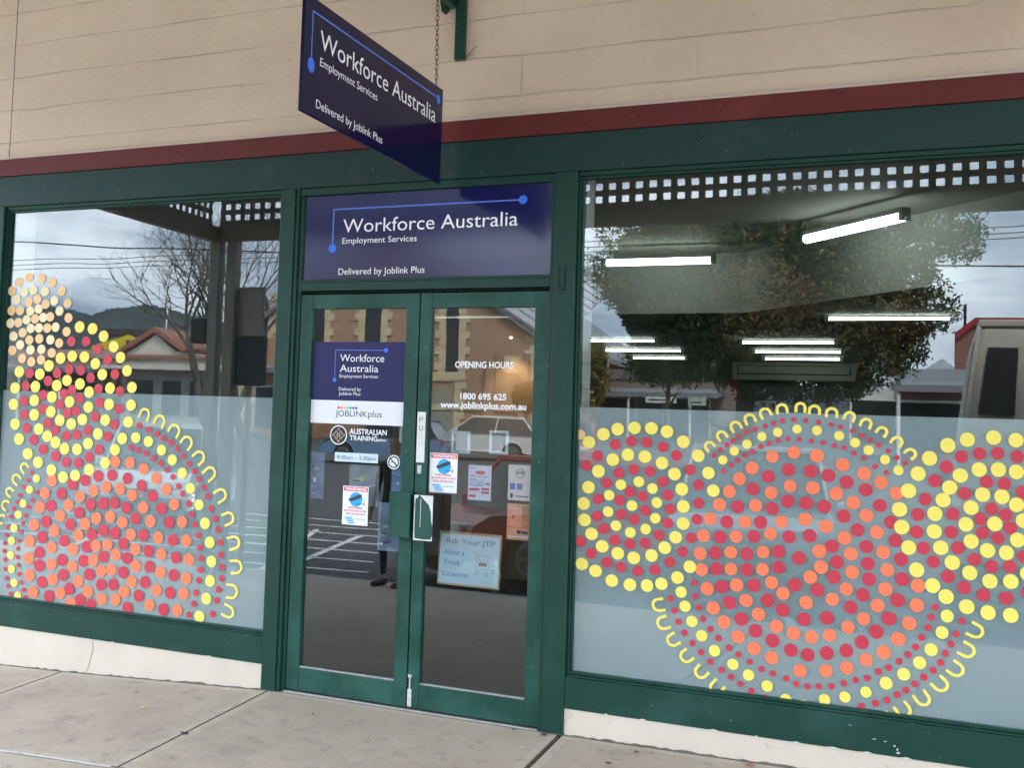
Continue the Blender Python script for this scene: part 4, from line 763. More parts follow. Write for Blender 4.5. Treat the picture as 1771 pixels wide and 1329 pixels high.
m = MB(); m.box(-.02, .02, .007, .03, -1.99, 0, FIT); m.obj('stand', nb)
# warm corner beyond the right door
wp = thing('partition_panel', 'plain partition panel lit warmly by a small downlight inside the right door', 'partition', loc=(-2.9, 7.2, -.04))
m = MB(); m.box(-.9, .9, 0, .08, 0, 2.9, mat('warm_panel', (.40, .30, .20), .7, .05)); m.obj('panel', wp)
dl = thing('downlight', 'tiny warm downlight near the top right of the right door', 'light', loc=(-2.35, 7.0, 2.62))
m = MB(); m.disc(0, 0, .014, .010, 0, mat('downlight_lamp', (1, .8, .5), .5, 0, emit=(1, .75, .45), es=2), 16, .02); m.obj('lamp', dl)
ld = bpy.data.lights.new('downlight_beam', 'SPOT'); ld.energy = 2.6; ld.color = (1, .66, .34); ld.spot_size = math.radians(80); ld.spot_blend = .8; ld.shadow_soft_size = .03
lo = bpy.data.objects.new('beam', ld); COL.objects.link(lo); lo.parent = dl; lo.location = (0, -.05, -.03); lo.rotation_euler = (math.radians(14), 0, 0)

# ------------------------------------------------------------------ verandah
VP = mat('verandah_paint', (.25, .232, .205), .6, .12, 4, .2, 30)
ver = thing('verandah', 'grey timber verandah over the pavement with square lattice and paired posts', 'verandah', loc=(0, 0, 0))
VY = -6.98
def vb(name, *boxes, mt=VP, bev=.006):
    m = MB()
    for b_ in boxes: m.box(*b_, mt)
    m.obj(name, ver, bevel=bev)
for x in (-6.29, -6.05, 4.7, 4.94, 13.0): vb('post', (x, x+.14, VY-.07, VY+.07, pave(x, -6.98)-.02, 3.83))
vb('beam', (-6.35, 13.2, VY-.06, VY+.06, 3.832, 4.02)); vb('beam', (-6.33, -6.21, VY+.065, -.0, 3.832, 4.02))
RUN = 13.2+6.3
def lattice(name, a0, a1, fixed, axis):
    m = MB(); p = .141; s = .066; z0, z1 = 4.021, 4.80
    n = int((a1-a0)/p)
    for i in range(n+1):
        a = a0+i*p
        if axis == 'x': m.box(a, a+s, fixed-.012, fixed, z0, z1, VP)
        else: m.box(fixed-.012, fixed, a, a+s, z0, z1, VP)
    for k in range(6):
        z = z0+.008+k*.139
        if axis == 'x': m.box(a0, a1, fixed+.0005, fixed+.0125, z, z+s, VP)
        else: m.box(fixed+.0005, fixed+.0125, a0, a1, z, z+s, VP)
    m.obj(name, ver)
lattice('lattice', -6.2, 13.1, VY, 'x'); lattice('lattice', VY+.1, -.05, -6.27, 'y')
RU = mat('verandah_lining', (.62, .58, .52), .7, .06, 2)
m = MB(); m.add([(-6.4, .02, 5.25), (13.3, .02, 5.25), (13.3, -7.3, 4.80), (-6.4, -7.3, 4.80), (-6.4, .02, 5.33), (13.3, .02, 5.33), (13.3, -7.3, 4.88), (-6.4, -7.3, 4.88)], [(0, 1, 2, 3), (7, 6, 5, 4), (0, 3, 7, 4), (1, 5, 6, 2), (3, 2, 6, 7), (0, 4, 5, 1)], RU); m.obj('roof', ver)
m = MB()
for x in range(-6, 13, 2): m.add([(x, .02, 5.24), (x+.07, .02, 5.24), (x+.07, -6.9, 4.82), (x, -6.9, 4.82), (x, .02, 5.10), (x+.07, .02, 5.10), (x+.07, -6.9, 4.68), (x, -6.9, 4.68)], [(0, 1, 2, 3), (7, 6, 5, 4), (0, 3, 7, 4), (1, 5, 6, 2), (3, 2, 6, 7), (0, 4, 5, 1)], VP)
m.obj('rafters', ver)

# things by the kerb
def box_thing(name, label, cat, x0, x1, y0, y1, z0, z1, mt, part='panel', extra=None, group=None):
    t = thing(name, label, cat, group, loc=((x0+x1)/2, (y0+y1)/2, z0)); w = (x1-x0)/2; d = (y1-y0)/2
    m = MB(); m.box(-w, w, -d, d, 0, z1-z0, mt); m.obj(part, t, bevel=min(.02, w/6))
    if extra: extra(t, w, d, z1-z0)
    return t
box_thing('speaker_box', 'small black box fixed to the outer side of the corner verandah post', 'box', -6.56, -6.33, -7.1, -6.95, 2.55, 2.87, mat('black_box', (.02, .02, .022), .5, .1), extra=lambda t, w, d, h: MB().obj('x', t) if 0 else None)
def ext(t, w, d, h):
    m = MB(); m.box(-w-.06, w+.04, -d-.01, d+.01, -.62, -.005, mat('navy_banner', (.01, .012, .035), .6, .2, 4)); m.box(-w+.03, -w+.06, d+.011, d+.016, -.62, -.01, mat('banner_stripe', (.03, .05, .12), .6, .1)); m.obj('banner', t)
    m = MB(); m.tube([(0, 0, -.62), (0, 0, -2.9)], .04, STEEL); m.obj('leg', t)
box_thing('notice_stand', 'tall street stand by the corner post, grey above and navy below', 'stand', -5.90, -5.54, -7.06, -7.0, 2.64, 3.26, mat('grey_board', (.34, .32, .29), .6, .1), 'board', ext)

# ------------------------------------------------------------------ vehicles in the street
CARG = mat('car_glass', (.015, .018, .02), .04, .05, spec=.8); TYRE = mat('tyre_rubber', (.015, .015, .016), .8, .1); RIM = mat('alloy_rim', (.4, .4, .41), .3, .1, metal=.9)
HLAMP = mat('headlamp_lens', (.6, .62, .63), .08, .05); TLAMP = mat('tail_lamp', (.4, .01, .01), .15, .05); BPL = mat('black_plastic', (.02, .02, .02), .5, .1)
def car(name, label, cat, loc, rz, L, Wd, H, paint, style, group='vehicles parked in the street', plate=None):
    t = thing(name, label, cat, group, loc, rz); hl = L/2; hw = Wd/2
    belt = {'hatch': .60, 'suv': .56, 'van': .45}[style]*H; low = .16*H if style != 'suv' else .2*H; hood = {'hatch': .50, 'suv': .55, 'van': .40}[style]*H
    rw = {'hatch': .30, 'suv': .36, 'van': .34}[style]; wb = L*.29; nose = hl
    # side profile of the lower body, nose at +x, arches cut in
    pts = [(-hl, low+.05), (-hl+.02, belt*.8), (-hl+.06, belt-.02)]
    if style == 'van': pts += [(hl-.55, belt), (hl-.12, hood), (hl, hood*.75), (hl+.02, low+.1), (hl-.02, low)]
    else: pts += [(hl-1.25 if style == 'hatch' else hl-1.35, belt), (hl-.35, hood), (hl-.08, hood*.86), (hl, hood*.66), (hl+.01, low+.08), (hl-.04, low)]
    def arch(cx_): return [(cx_+(rw+.05)*math.cos(a), max(low, rw+(rw+.05)*math.sin(a))) for a in [PI*i/10 for i in range(11)]]
    pts += arch(wb)+arch(-wb)+[(-hl+.05, low)]
    m = MB(); n = len(pts)
    rows = [(-1, .90), (-1.0, 1.0), (1.0, 1.0)]
    ys = [(-hw*.93, .03), (-hw, 0), (hw, 0), (hw*.93, .03)]
    vs = []
    for y, ins in ys:
        vs += [(x*(1-ins*.35), y, z if ins == 0 else z+(.0 if z < belt*.9 else .012)) for x, z in pts]
    fs = [tuple(range(n)), tuple(range(4*n-1, 3*n-1, -1))]
    for r in range(3): fs += [(r*n+i, (r+1)*n+i, (r+1)*n+(i+1) % n, r*n+(i+1) % n) for i in range(n)]
    m.add(vs, fs, paint); m.obj('body', t, bevel=.03)
    # glasshouse
    zt = H; x_r0, x_r1 = {'hatch': (-hl+.10, -hl+.55), 'suv': (-hl+.06, -hl+.30), 'van': (-hl+.04, -hl+.14)}[style]
    x_f0, x_f1 = {'hatch': (hl-1.12, hl-1.95), 'suv': (hl-1.30, hl-1.85), 'van': (hl-.35, hl-.75)}[style]
    tw = hw*{'hatch': .76, 'suv': .80, 'van': .76}[style]; bw = hw*.95
    g = MB(); g.add([(x_r0, -bw, belt-.02), (x_f0, -bw, belt-.02), (x_f0, bw, belt-.02), (x_r0, bw, belt-.02), (x_r1, -tw, zt-.06), (x_f1, -tw, zt-.06), (x_f1, tw, zt-.06), (x_r1, tw, zt-.06)], [(0, 1, 5, 4), (1, 2, 6, 5), (2, 3, 7, 6), (3, 0, 4, 7), (4, 5, 6, 7)], CARG); g.obj('windows', t) if style != 'van' else 0
    if style == 'van':
        g.mats = [paint]; g.obj('cab', t, bevel=.06)
        for sy in (-1, 1):
            q = MB(); V4 = []
            for tt, fr in ((.45, .56), (.45, .90), (.86, .88), (.86, .56)): V4.append((x_f0+(x_f1-x_f0)*tt+.03, sy*fr*(bw+(tw-bw)*tt), belt-.02+(zt-.04-belt)*tt))
            q.add(V4, [(0, 1, 2, 3)] if sy > 0 else [(3, 2, 1, 0)], mat('van_glass', (.05, .05, .055), .1, .1)); q.obj('window', t)
    g = MB(); g.box(x_r1-.03, x_f1+.03, -tw-.01, tw+.01, zt-.075, zt, paint)
    for s in (-1, 1):
        for (xa, xb) in ((x_f0, x_f1), (x_r0, x_r1), ((x_r0+x_f0)/2-.1, (x_r1+x_f1)/2-.0)): g.tube([(xa, s*(bw+.005), belt-.03), (xb, s*(tw+.005), zt-.05)], .024, paint, 6)
        if style == 'van': g.add([(x_r0, s*(bw+.006), belt-.02), ((x_r0+x_f0)/2+.2, s*(bw+.006), belt-.02), ((x_r1+x_f1)/2+.2, s*(tw+.006), zt-.06), (x_r1, s*(tw+.006), zt-.06)], [(0, 1, 2, 3) if s < 0 else (3, 2, 1, 0)], paint)
    g.obj('roof', t, bevel=.03)
    for s in (-1, 1):
        for cx_ in (wb, -wb):
            wv = MB(); wv.disc(0, 0, rw, rw, -.1, TYRE, 28, .2); wo = wv.obj('wheel', t, bevel=.02, loc=(cx_, s*(hw-.11), rw))
            rv = MB(); yy = .101 if s > 0 else -.113
            rv.ring(0, 0, rw*.52, rw*.66, yy, RIM, 24, .012); rv.disc(0, 0, rw*.14, rw*.14, yy, RIM, 12, .012)
            for k in range(5):
                a = 2*PI*k/5; rv.prism([(rw*.1*math.cos(a-.6), rw*.1*math.sin(a-.6)), (rw*.55*math.cos(a-.12), rw*.55*math.sin(a-.12)), (rw*.55*math.cos(a+.12), rw*.55*math.sin(a+.12)), (rw*.1*math.cos(a+.6), rw*.1*math.sin(a+.6))], yy+.001, yy+.01, RIM)
            rv.obj('rim', wo)
        lp = MB(); lp.box(nose-.14, nose-.0, s*hw*.62-.17, s*hw*.62+.17, hood*.72, hood*.88, HLAMP); lp.obj('headlight', t, bevel=.03)
        lp = MB(); lp.box(-hl-.01, -hl+.1, s*hw*.78-.11, s*hw*.78+.11, belt*.74, belt*.96, TLAMP); lp.obj('tail_light', t, bevel=.02)
        mi = MB(); mi.box(x_f0-.35, x_f0-.18, s*(hw+.02)-.02, s*(hw+.16)+.02, belt+.02, belt+.16, paint if style != 'van' else BPL); mi.obj('wing_mirror', t, bevel=.03)
    gr = MB(); gr.box(nose-.02, nose+.03, -hw*.42, hw*.42, hood*.45, hood*.72, BPL); gr.box(nose-.03, nose+.05, -hw*.94, hw*.94, low+.02, low+.2, BPL if style != 'hatch' else paint); gr.obj('bumper', t, bevel=.02)
    pl = MB(); pl.box(nose+.052, nose+.06, -.19, .19, low+.20, low+.31, mat('plate_yellow', (.42, .38, .2), .5, .05)); po = pl.obj('number_plate', t)
    for i, y_ in enumerate((-.155, -.095, -.035, .03, .09, .15)):
        q = MB(); q.box(nose+.0605, nose+.062, y_-.016, y_+.016, low+.22, low+.29, BPL); 
        if i == 0: acc = q
        else: acc.add(q.v, q.f, BPL)
    acc.obj('plate_marks', po)
    return t
CW = mat('white_car_paint', (.68, .69, .70), .25, .02, coat=.8); CR = mat('red_car_paint', (.32, .026, .020), .25, .05, coat=.35); CB = mat('blue_car_paint', (.13, .22, .36), .22, .04, coat=.8); CS = mat('silver_car_paint', (.42, .43, .44), .25, .03, coat=.8); CV = mat('beige_van_paint', (.62, .59, .52), .35, .03, coat=.4)
car('parked_car', 'big red four wheel drive parked nose to the kerb, mirrored in the right door', 'car', (-2.75, -10.55, road(-10.55)), math.radians(122), 4.6, 1.85, 1.62, CR, 'suv')
car('parked_car', 'light blue hatchback parked side on beyond the painted bays, mirrored in the left door', 'car', (-14.2, -31.5, road(-31.5)), math.radians(176), 4.1, 1.72, 1.5, CB, 'hatch')
car('parked_car', 'white hatchback parked side on across the wide street in front of the church', 'car', (-12.8, -36.6, road(-36.6)), math.radians(172), 4.2, 1.74, 1.52, CW, 'hatch')
car('parked_car', 'silver wagon parked nose to the kerb at the left, mirrored in the left window', 'car', (-10.6, -12.8, road(-12.8)), math.radians(70), 4.7, 1.85, 1.75, CS, 'suv')
car('parked_car', 'silver wagon parked nose to the kerb, mirrored in the frosted right window', 'car', (-.4, -11.4, road(-11.4)), math.radians(84), 4.5, 1.85, 1.85, CS, 'suv')
car('parked_van', 'tall beige van parked at the kerb at the far right', 'van', (2.98, -11.15, road(-11.15)), math.radians(89), 5.4, 2.28, 3.32, CV, 'van')
car('parked_car', 'dark red hatchback parked beyond the white hatchback across the street', 'car', (-9.3, -35.2, road(-35.2)), math.radians(80), 4.1, 1.74, 1.5, CR, 'hatch')

# ------------------------------------------------------------------ the passer-by
def person():
    t = thing('person', 'person in dark jacket, jeans and brown shoes at the kerb, mirrored in the left door', 'person', loc=(-3.86, -7.35, pave(-3.86, -7.35)), rz=math.radians(10))
    J = [(0, 0, .95, .135), (0, 0, 1.12, .14), (0, .0, 1.32, .16), (0, 0, 1.46, .10), (0, .0, 1.52, .055), (0, .01, 1.60, .075), (0, .02, 1.70, .085), (0, .01, 1.77, .05)]
    E_ = [(0, 1), (1, 2), (2, 3), (3, 4), (4, 5), (5, 6), (6, 7)]
    for s in (-1, 1):
        b_ = len(J); J += [(s*.10, 0, .88, .095), (s*.12, .02, .50, .062), (s*.13, -.02, .12, .042)]; E_ += [(0, b_), (b_, b_+1), (b_+1, b_+2)]
        b_ = len(J); J += [(s*.19, 0, 1.42, .06), (s*.25, -.02, 1.15, .045), (s*.24, .10, .93, .034)]; E_ += [(3, b_), (b_, b_+1), (b_+1, b_+2)]
    me = bpy.data.meshes.new('body'); me.from_pydata([j[:3] for j in J], E_, []); o = bpy.data.objects.new('body', me); COL.objects.link(o); o.parent = t
    sk = o.modifiers.new('skin', 'SKIN'); 
    for i, j in enumerate(J): me.skin_vertices[0].data[i].radius = (j[3], j[3]*.8)
    me.skin_vertices[0].data[0].use_root = True
    o.modifiers.new('sub', 'SUBSURF').levels = 2; o.modifiers['sub'].render_levels = 2
    m = bpy.data.materials.new('clothed_person'); m.use_nodes = True; tt = m.node_tree; b2 = tt.nodes['Principled BSDF']; c = nn(tt, 'ShaderNodeTexCoord'); sp = nn(tt, 'ShaderNodeSeparateXYZ'); tt.links.new(c.outputs['Object'], sp.inputs[0])
    r = nn(tt, 'ShaderNodeValToRGB'); r.color_ramp.interpolation = 'CONSTANT'; mr = nn(tt, 'ShaderNodeMapRange'); mr.inputs['From Max'].default_value = 1.8; tt.links.new(sp.outputs['Z'], mr.inputs['Value']); tt.links.new(mr.outputs[0], r.inputs[0])
    e_ = r.color_ramp.elements; e_[0].color = (.02, .025, .05, 1); e_[1].position = .52; e_[1].color = (.012, .012, .016, 1); q = e_.new(.845); q.color = (.42, .25, .18, 1)
    tt.links.new(r.outputs[0], b2.inputs['Base Color']); b2.inputs['Roughness'].default_value = .8; me.materials.append(m)
    SK = mat('skin', (.42, .25, .18), .6, .05); HR = mat('dark_hair', (.03, .02, .015), .7, .2)
    h = MB(); 
    for a in range(9):
        for b3 in range(12): pass
    bm = bmesh.new(); bmesh.ops.create_uvsphere(bm, u_segments=16, v_segments=10, radius=.1); 
    for v in bm.verts: v.co = Vector((v.co.x*.92, v.co.y*1.08-.015, v.co.z*1.12+1.715)); 
    bmesh.ops.delete(bm, geom=[v for v in bm.verts if v.co.y > .02 and v.co.z < 1.76], context='VERTS')
    hm = bpy.data.meshes.new('hair'); bm.to_mesh(hm); bm.free(); hm.materials.append(HR); ho = bpy.data.objects.new('hair', hm); COL.objects.link(ho); ho.parent = t
    for s in (-1, 1):
        f = MB(); f.tube([(s*.13, -.05, .055), (s*.135, .05, .05), (s*.14, .14, .035), (s*.14, .19, .03)], .05, mat('brown_leather', (.09, .045, .025), .4, .15), 10, True, .03); f.obj('shoe', t, smooth=True)
        h = MB(); hx, hy, hz = s*.24, .11, .92; h.tube([(hx, hy-.01, hz+.02), (hx, hy+.02, hz-.04), (hx, hy+.03, hz-.08)], .028, SK, 8, True, .022)
        for k in range(4): x_ = hx+(k-1.5)*.014; h.tube([(x_, hy+.03, hz-.075), (x_, hy+.035, hz-.115), (x_, hy+.025, hz-.145+.008*abs(k-1.4))], .008, SK, 6, True, .006)
        h.tube([(hx-s*.02, hy+.03, hz-.03), (hx-s*.035, hy+.05, hz-.06), (hx-s*.035, hy+.055, hz-.085)], .009, SK, 6, True, .007); h.obj('hand', t, smooth=True)
person()
# ------------------------------------------------------------------ buildings across the street
def brickmat(name, c1, c2, mort, w=.23, h=.086):
    m = bpy.data.materials.new(name); m.use_nodes = True; t = m.node_tree; b = t.nodes['Principled BSDF']
    c = nn(t, 'ShaderNodeTexCoord'); sp = nn(t, 'ShaderNodeSeparateXYZ'); t.links.new(c.outputs['Object'], sp.inputs[0])
    ad = nn(t, 'ShaderNodeMath', operation='ADD'); t.links.new(sp.outputs['X'], ad.inputs[0]); t.links.new(sp.outputs['Y'], ad.inputs[1])
    cb = nn(t, 'ShaderNodeCombineXYZ'); t.links.new(ad.outputs[0], cb.inputs[0]); t.links.new(sp.outputs['Z'], cb.inputs[1])
    br = nn(t, 'ShaderNodeTexBrick'); br.inputs['Scale'].default_value = 1; br.inputs['Brick Width'].default_value = w; br.inputs['Row Height'].default_value = h; br.inputs['Mortar Size'].default_value = .012
    br.inputs['Color1'].default_value = c1+(1,); br.inputs['Color2'].default_value = c2+(1,); br.inputs['Mortar'].default_value = mort+(1,)
    t.links.new(cb.outputs[0], br.inputs['Vector']); t.links.new(br.outputs[0], b.inputs['Base Color']); b.inputs['Roughness'].default_value = .85; MATS[name] = m; return m
BR = brickmat('church_brick', (.34, .17, .10), (.44, .23, .14), (.4, .33, .25)); BR2 = brickmat('red_brick', (.24, .07, .05), (.3, .10, .07), (.25, .2, .17)); BRO = brickmat('orange_brick', (.38, .17, .07), (.45, .22, .10), (.35, .28, .2))
STONE = mat('cream_quoin_stone', (.6, .48, .31), .8, .12, 3); SLATE = mat('slate_roof', (.20, .205, .22), .6, .25, 4); WDARK = mat('dark_leaded_glass', (.02, .022, .025), .15, .2)
TERRA = mat('terracotta_roof', (.30, .13, .09), .7, .15, 3); REND = mat('cream_render', (.62, .58, .52), .8, .1, 1); RENDB = mat('brown_render', (.22, .17, .13), .8, .12, 1)
def wallbox(m, x0, x1, y0, y1, z0, z1, mt): m.box(x0, x1, y0, y1, z0, z1, mt)
# church: gable end towards the street, slate roof, nave running back
CYF = -50.; zg = road(CYF)-.1
ch = thing('church', 'brick church with cream stone quoins, tall lancet windows and a slate roof', 'church', loc=(0, 0, 0))
cx0, cx1 = -30.4, -14.9; apx = -22.65; hz = 6.4; az = 11.4
m = MB(); m.prism([(cx0, zg), (cx1, zg), (cx1, hz), (apx, az), (cx0, hz)], CYF-.5, CYF, BR); m.box(cx0+.1, cx1-.1, CYF-26, CYF-.5, zg, hz-.1, BR); m.obj('wall', ch)
m = MB()
for s, xe in ((-1, cx0-.5), (1, cx1+.5)):
    m.add([(xe, CYF+.3, hz-.45), (xe, CYF-27, hz-.45), (apx, CYF-27, az+.15), (apx, CYF+.3, az+.15), (xe, CYF+.3, hz-.15), (xe, CYF-27, hz-.15), (apx, CYF-27, az+.4), (apx, CYF+.3, az+.4)], [(0, 1, 2, 3), (7, 6, 5, 4), (0, 3, 7, 4), (1, 5, 6, 2), (0, 4, 5, 1)], SLATE)
m.obj('roof', ch)
# lower side chapel to the right with its own slate roof sloping down

RI = mat('ribbed_roof_iron', (.40, .41, .44), .5, .12, 9)
m = MB(); A = Vector((-17.9, CYF+.35, 8.45)); B2 = Vector((-14.0, CYF+.35, 5.95)); U = Vector((.9, -7, 3.4))
m.add([A, B2, B2+U, A+U, A+Vector((0, 0, .1)), B2+Vector((0, 0, .1)), B2+U+Vector((0, 0, .1)), A+U+Vector((0, 0, .1))], [(0, 3, 2, 1), (4, 5, 6, 7), (0, 1, 5, 4), (1, 2, 6, 5), (2, 3, 7, 6), (3, 0, 4, 7)], RI)
for k in range(12):
    q0 = A+U*(k/12)+Vector((0, 0, .11)); q1 = B2+U*(k/12)+Vector((0, 0, .11)); m.tube([q0, q1], .05, SLATE, 5, False)
m.obj('porch_roof', ch)
def quoins(m, x, z0, z1, y, side):
    k = 0; z = z0
    while z < z1:
        w = .55 if k % 2 else .34; m.box(x-(w if side < 0 else .0), x+(w if side > 0 else .0), y, y+.06, z, min(z+.36, z1), STONE); z += .37; k += 1
def lancet(m, g, x, w, z0, z1, y):
    pts = [(x-w/2, z0), (x+w/2, z0), (x+w/2, z1-w*.9), (x+w*.3, z1-w*.3), (x, z1), (x-w*.3, z1-w*.3), (x-w/2, z1-w*.9)]
    g.prism(pts, y+.01, y+.03, WDARK); quoins(m, x-w/2, z0-.3, z1, y+.001, -1); quoins(m, x+w/2, z0-.3, z1, y+.001, 1); m.box(x-w/2-.4, x+w/2+.4, y, y+.12, z0-.36, z0-.01, STONE)
q = MB(); g = MB(); y = CYF
quoins(q, cx0, zg, hz, y, 1); quoins(q, cx1, zg, hz, y, -1)
for xw, ww, z0, z1 in ((-29.2, .75, 5.0, 8.6), (-26.0, .8, 5.6, 8.6), (-23.0, .8, 5.6, 9.6), (-18.95, .62, 4.75, 7.95)): lancet(q, g, xw, ww, z0, z1, y)
q.box(cx0, cx1, y, y+.1, 2.9, 3.15, STONE)
g.prism([(-20.0, zg), (-18.75, zg), (-18.75, 3.3), (-19.05, 3.95), (-19.4, 4.15), (-19.75, 3.95), (-20.0, 3.3)], y+.01, y+.04, mat('pale_timber_door', (.30, .28, .22), .7, .2, 6)); quoins(q, -20.0, zg, 4.3, y+.001, -1); quoins(q, -18.75, zg, 4.3, y+.001, 1); q.box(-20.5, -18.25, y, y+.1, 4.32, 4.7, STONE)
q.obj('quoins', ch); g.obj('lancet_windows', ch)
m = MB()
for x in (-17.2, -15.6, -14.1): m.prism([(x, zg), (x+.5, zg), (x+.42, 5.6), (x+.1, 5.6)], CYF+.001, CYF+.45, BR)
for x in (-17.0, -13.2): m.box(x+.6, x+1.5, CYF+.001, CYF+.06, 4.7, 5.5, STONE)
m.obj('buttress', ch)
def shop(name, label, x0, x1, Y, z1, mt, dep=10, fascia=None, door_c=None, awn=None, win=True, roofm=None):
    t = thing(name, label, 'building', loc=((x0+x1)/2, -Y, road(-Y)-.1)); w = (x1-x0)/2; h = z1-(road(-Y)-.1)
    m = MB(); m.box(-w, w, -dep, 0, 0, h, mt); m.obj('wall', t)
    if awn is not None:
        a = awn-(road(-Y)-.1); m = MB(); m.add([(-w-.1, 0, a+.35), (w+.1, 0, a+.35), (w+.1, 2.8, a), (-w-.1, 2.8, a), (-w-.1, 0, a+.1), (w+.1, 0, a+.1), (w+.1, 2.8, a-.25), (-w-.1, 2.8, a-.25)], [(0, 3, 2, 1), (4, 5, 6, 7), (3, 7, 6, 2), (0, 4, 7, 3), (1, 2, 6, 5)], roofm or SLATE); m.obj('awning', t)
        m = MB(); 
        for k in range(int(w*2/3)+1): m.box(-w+.1+k*3, -w+.2+k*3, 2.6, 2.7, 0, a-.2, WHITEP)
        m.obj('awning_posts', t)
    if win:
        n = max(1, int(w*2/3.2))
        for k in range(n):
            xc = -w+(k+.5)*2*w/n; m = MB(); m.box(xc-1.1, xc+1.1, .001, .05, .6, 2.4, WDARK); m.box(xc-1.18, xc-1.1, .001, .08, .5, 2.5, WHITEP); m.box(xc+1.1, xc+1.18, .001, .08, .5, 2.5, WHITEP); m.box(xc-1.1, xc+1.1, .001, .08, 2.4, 2.5, WHITEP); m.obj('window', t)
    if fascia:
        m = MB(); m.box(-w-.05, w+.05, .002, .12, h-.5, h+.02, fascia); m.obj('fascia', t)
    return t, w, h
# left: gabled shop with terracotta roof
gy = 55; D = gy+6.75
gsh = thing('gabled_shop', 'cream shop with a terracotta gable roof and white flagpole', 'building', loc=(0, 0, 0))
X = lambda s: 2.008+s*D; Z = lambda s: 1.45+s*D
m = MB(); m.prism([(X(-.7), road(-gy)), (X(-.578), road(-gy)), (X(-.578), Z(.067)), (X(-.64), Z(.0725)), (X(-.6626), Z(.0885)), (X(-.694), Z(.0715)), (X(-.7), Z(.068))], -gy-9, -gy, REND); m.obj('wall', gsh)
m = MB()
for a, b_ in (((X(-.6626), Z(.0906)), (X(-.6985), Z(.0705))), ((X(-.6626), Z(.0906)), (X(-.628), Z(.071)))):
    m.prism([a, (a[0], a[1]+.3), (b_[0], b_[1]+.3), b_] if b_[0] < a[0] else [a, b_, (b_[0], b_[1]+.3), (a[0], a[1]+.3)], -gy-9, -gy+.35, TERRA)
m.add([(X(-.6626), -gy-.5, Z(.0905)), (X(-.622), -gy-2, Z(.0895)), (X(-.600), -gy+.3, Z(.0775)), (X(-.628), -gy+.3, Z(.073))], [(0, 1, 2, 3)], TERRA)
m.obj('roof', gsh)
m = MB(); m.box(X(-.7), X(-.578), -gy+.01, -gy+.25, Z(.0655), Z(.0685), TERRA); m.box(X(-.7), X(-.578), -gy+.01, -gy+2.4, Z(.0525), Z(.056), REND); m.box(X(-.7), X(-.578), -gy+.01, -gy+.16, Z(.0625), Z(.063), RENDB); m.obj('parapet_trim', gsh)
m = MB()
for a, b_ in ((-.688, -.664), (-.652, -.632), (-.622, -.60)): m.box(X(a), X(b_), -gy+.002, -gy+.06, Z(.012), Z(.044), WDARK)
m.obj('window', gsh)
fp_ = thing('flagpole', 'thin white flagpole standing above the terracotta gable', 'flagpole', loc=(X(-.662), -gy-1, Z(.09))); m = MB(); m.tube([(0, 0, -.5), (0, 0, D*.033)], .06, WHITEP); m.obj('pole', fp_); m = MB(); m.disc(0, D*.033, .13, .13, -.1, WHITEP, 12, .2); m.obj('finial', fp_)
shop('long_shop', 'long low shop with a pinkish fascia left of the gabled shop', X(-.84), X(-.706), gy, Z(.0725), mat('pinkish_render', (.34, .24, .20), .8, .1), fascia=mat('pink_fascia', (.45, .33, .29), .7, .06), awn=Z(.052))
t, w, h = shop('yellow_shop', 'shop with a bright yellow gabled sign panel behind the pink fascia shop', st(72, -.735, 0)[0], st(72, -.672, 0)[0], 72, st(72, 0, .073)[2], RENDB, win=False)
m = MB(); YEL = mat('sign_yellow', (.75, .55, .02), .5, .06); m.prism([(-w, h), (w, h), (w, h+.5), (w*.35, h+1.15), (-w*.2, h+.8), (-w, h+.25)], .02, .3, YEL); o_ = m.obj('sign_panel', t)
m = MB(); m.box(w*.30, w*.42, .305, .34, h+.35, h+.75, DINK); m.box(-w, w, .02, .1, h-.75, h-.05, mat('pale_lettering_band', (.35, .4, .5), .6, .3, 8)); m.obj('sign_mark', t)
shop('dark_shed', 'large dark shed with a brown fascia behind the yellow sign', st(85, -.724, 0)[0], st(85, -.655, 0)[0], 85, st(85, 0, .093)[2], mat('slate_blue_cladding', (.10, .12, .15), .7, .1), fascia=mat('dark_brown_fascia', (.07, .05, .045), .7, .1), win=False)
shop('orange_brick_shop', 'orange brick building to the right of the gabled shop', st(45, -.548, 0)[0], st(45, -.515, 0)[0], 45, st(45, 0, .0855)[2], BRO, awn=st(45, 0, .055)[2])
# right: low shops beyond the tree, brick tower
shop('brown_shop', 'long low brown shop beyond the tree with an awning and white signs', st(62, -.262, 0)[0], st(62, -.155, 0)[0], 62, st(62, 0, .061)[2], RENDB, fascia=mat('taupe_fascia', (.20, .17, .15), .7, .08), awn=st(62, 0, .042)[2])
for a, b_, z0, z1, mt, lab in ((-.2117, -.1895, .0358, .0405, WHITEP, 'white banner sign under the awning of the long brown shop'), (-.181, -.168, .0345, .0405, mat('pale_green_sign', (.40, .50, .42), .6, .1), 'pale green sign under the awning of the long brown shop')):
    p0 = st(59, a, z0); p1 = st(59, b_, z1); t = thing('shop_sign', lab, 'sign', loc=((p0[0]+p1[0])/2, -59, p0[2])); w = (p1[0]-p0[0])/2; m = MB(); m.box(-w, w, 0, .08, 0, p1[2]-p0[2], mt); m.obj('panel', t)
    m = MB(); m.box(-w*.8, w*.5, .081, .09, .12, .18, DINK); m.obj('marks', t)
p0 = st(70, -.240, .05); bt = thing('brick_tower', 'plain red brick tower block above the low brown shop', 'building', loc=(p0[0], -70, road(-70))); m = MB(); m.box(-1.1, 1.1, -3, 0, 0, st(70, 0, .0765)[2]-road(-70), BR2); m.obj('wall', bt); m = MB(); m.box(-1.25, 1.25, -3.1, .12, st(70, 0, .0765)[2]-road(-70), st(70, 0, .0765)[2]-road(-70)+.2, STONE); m.obj('coping', bt)
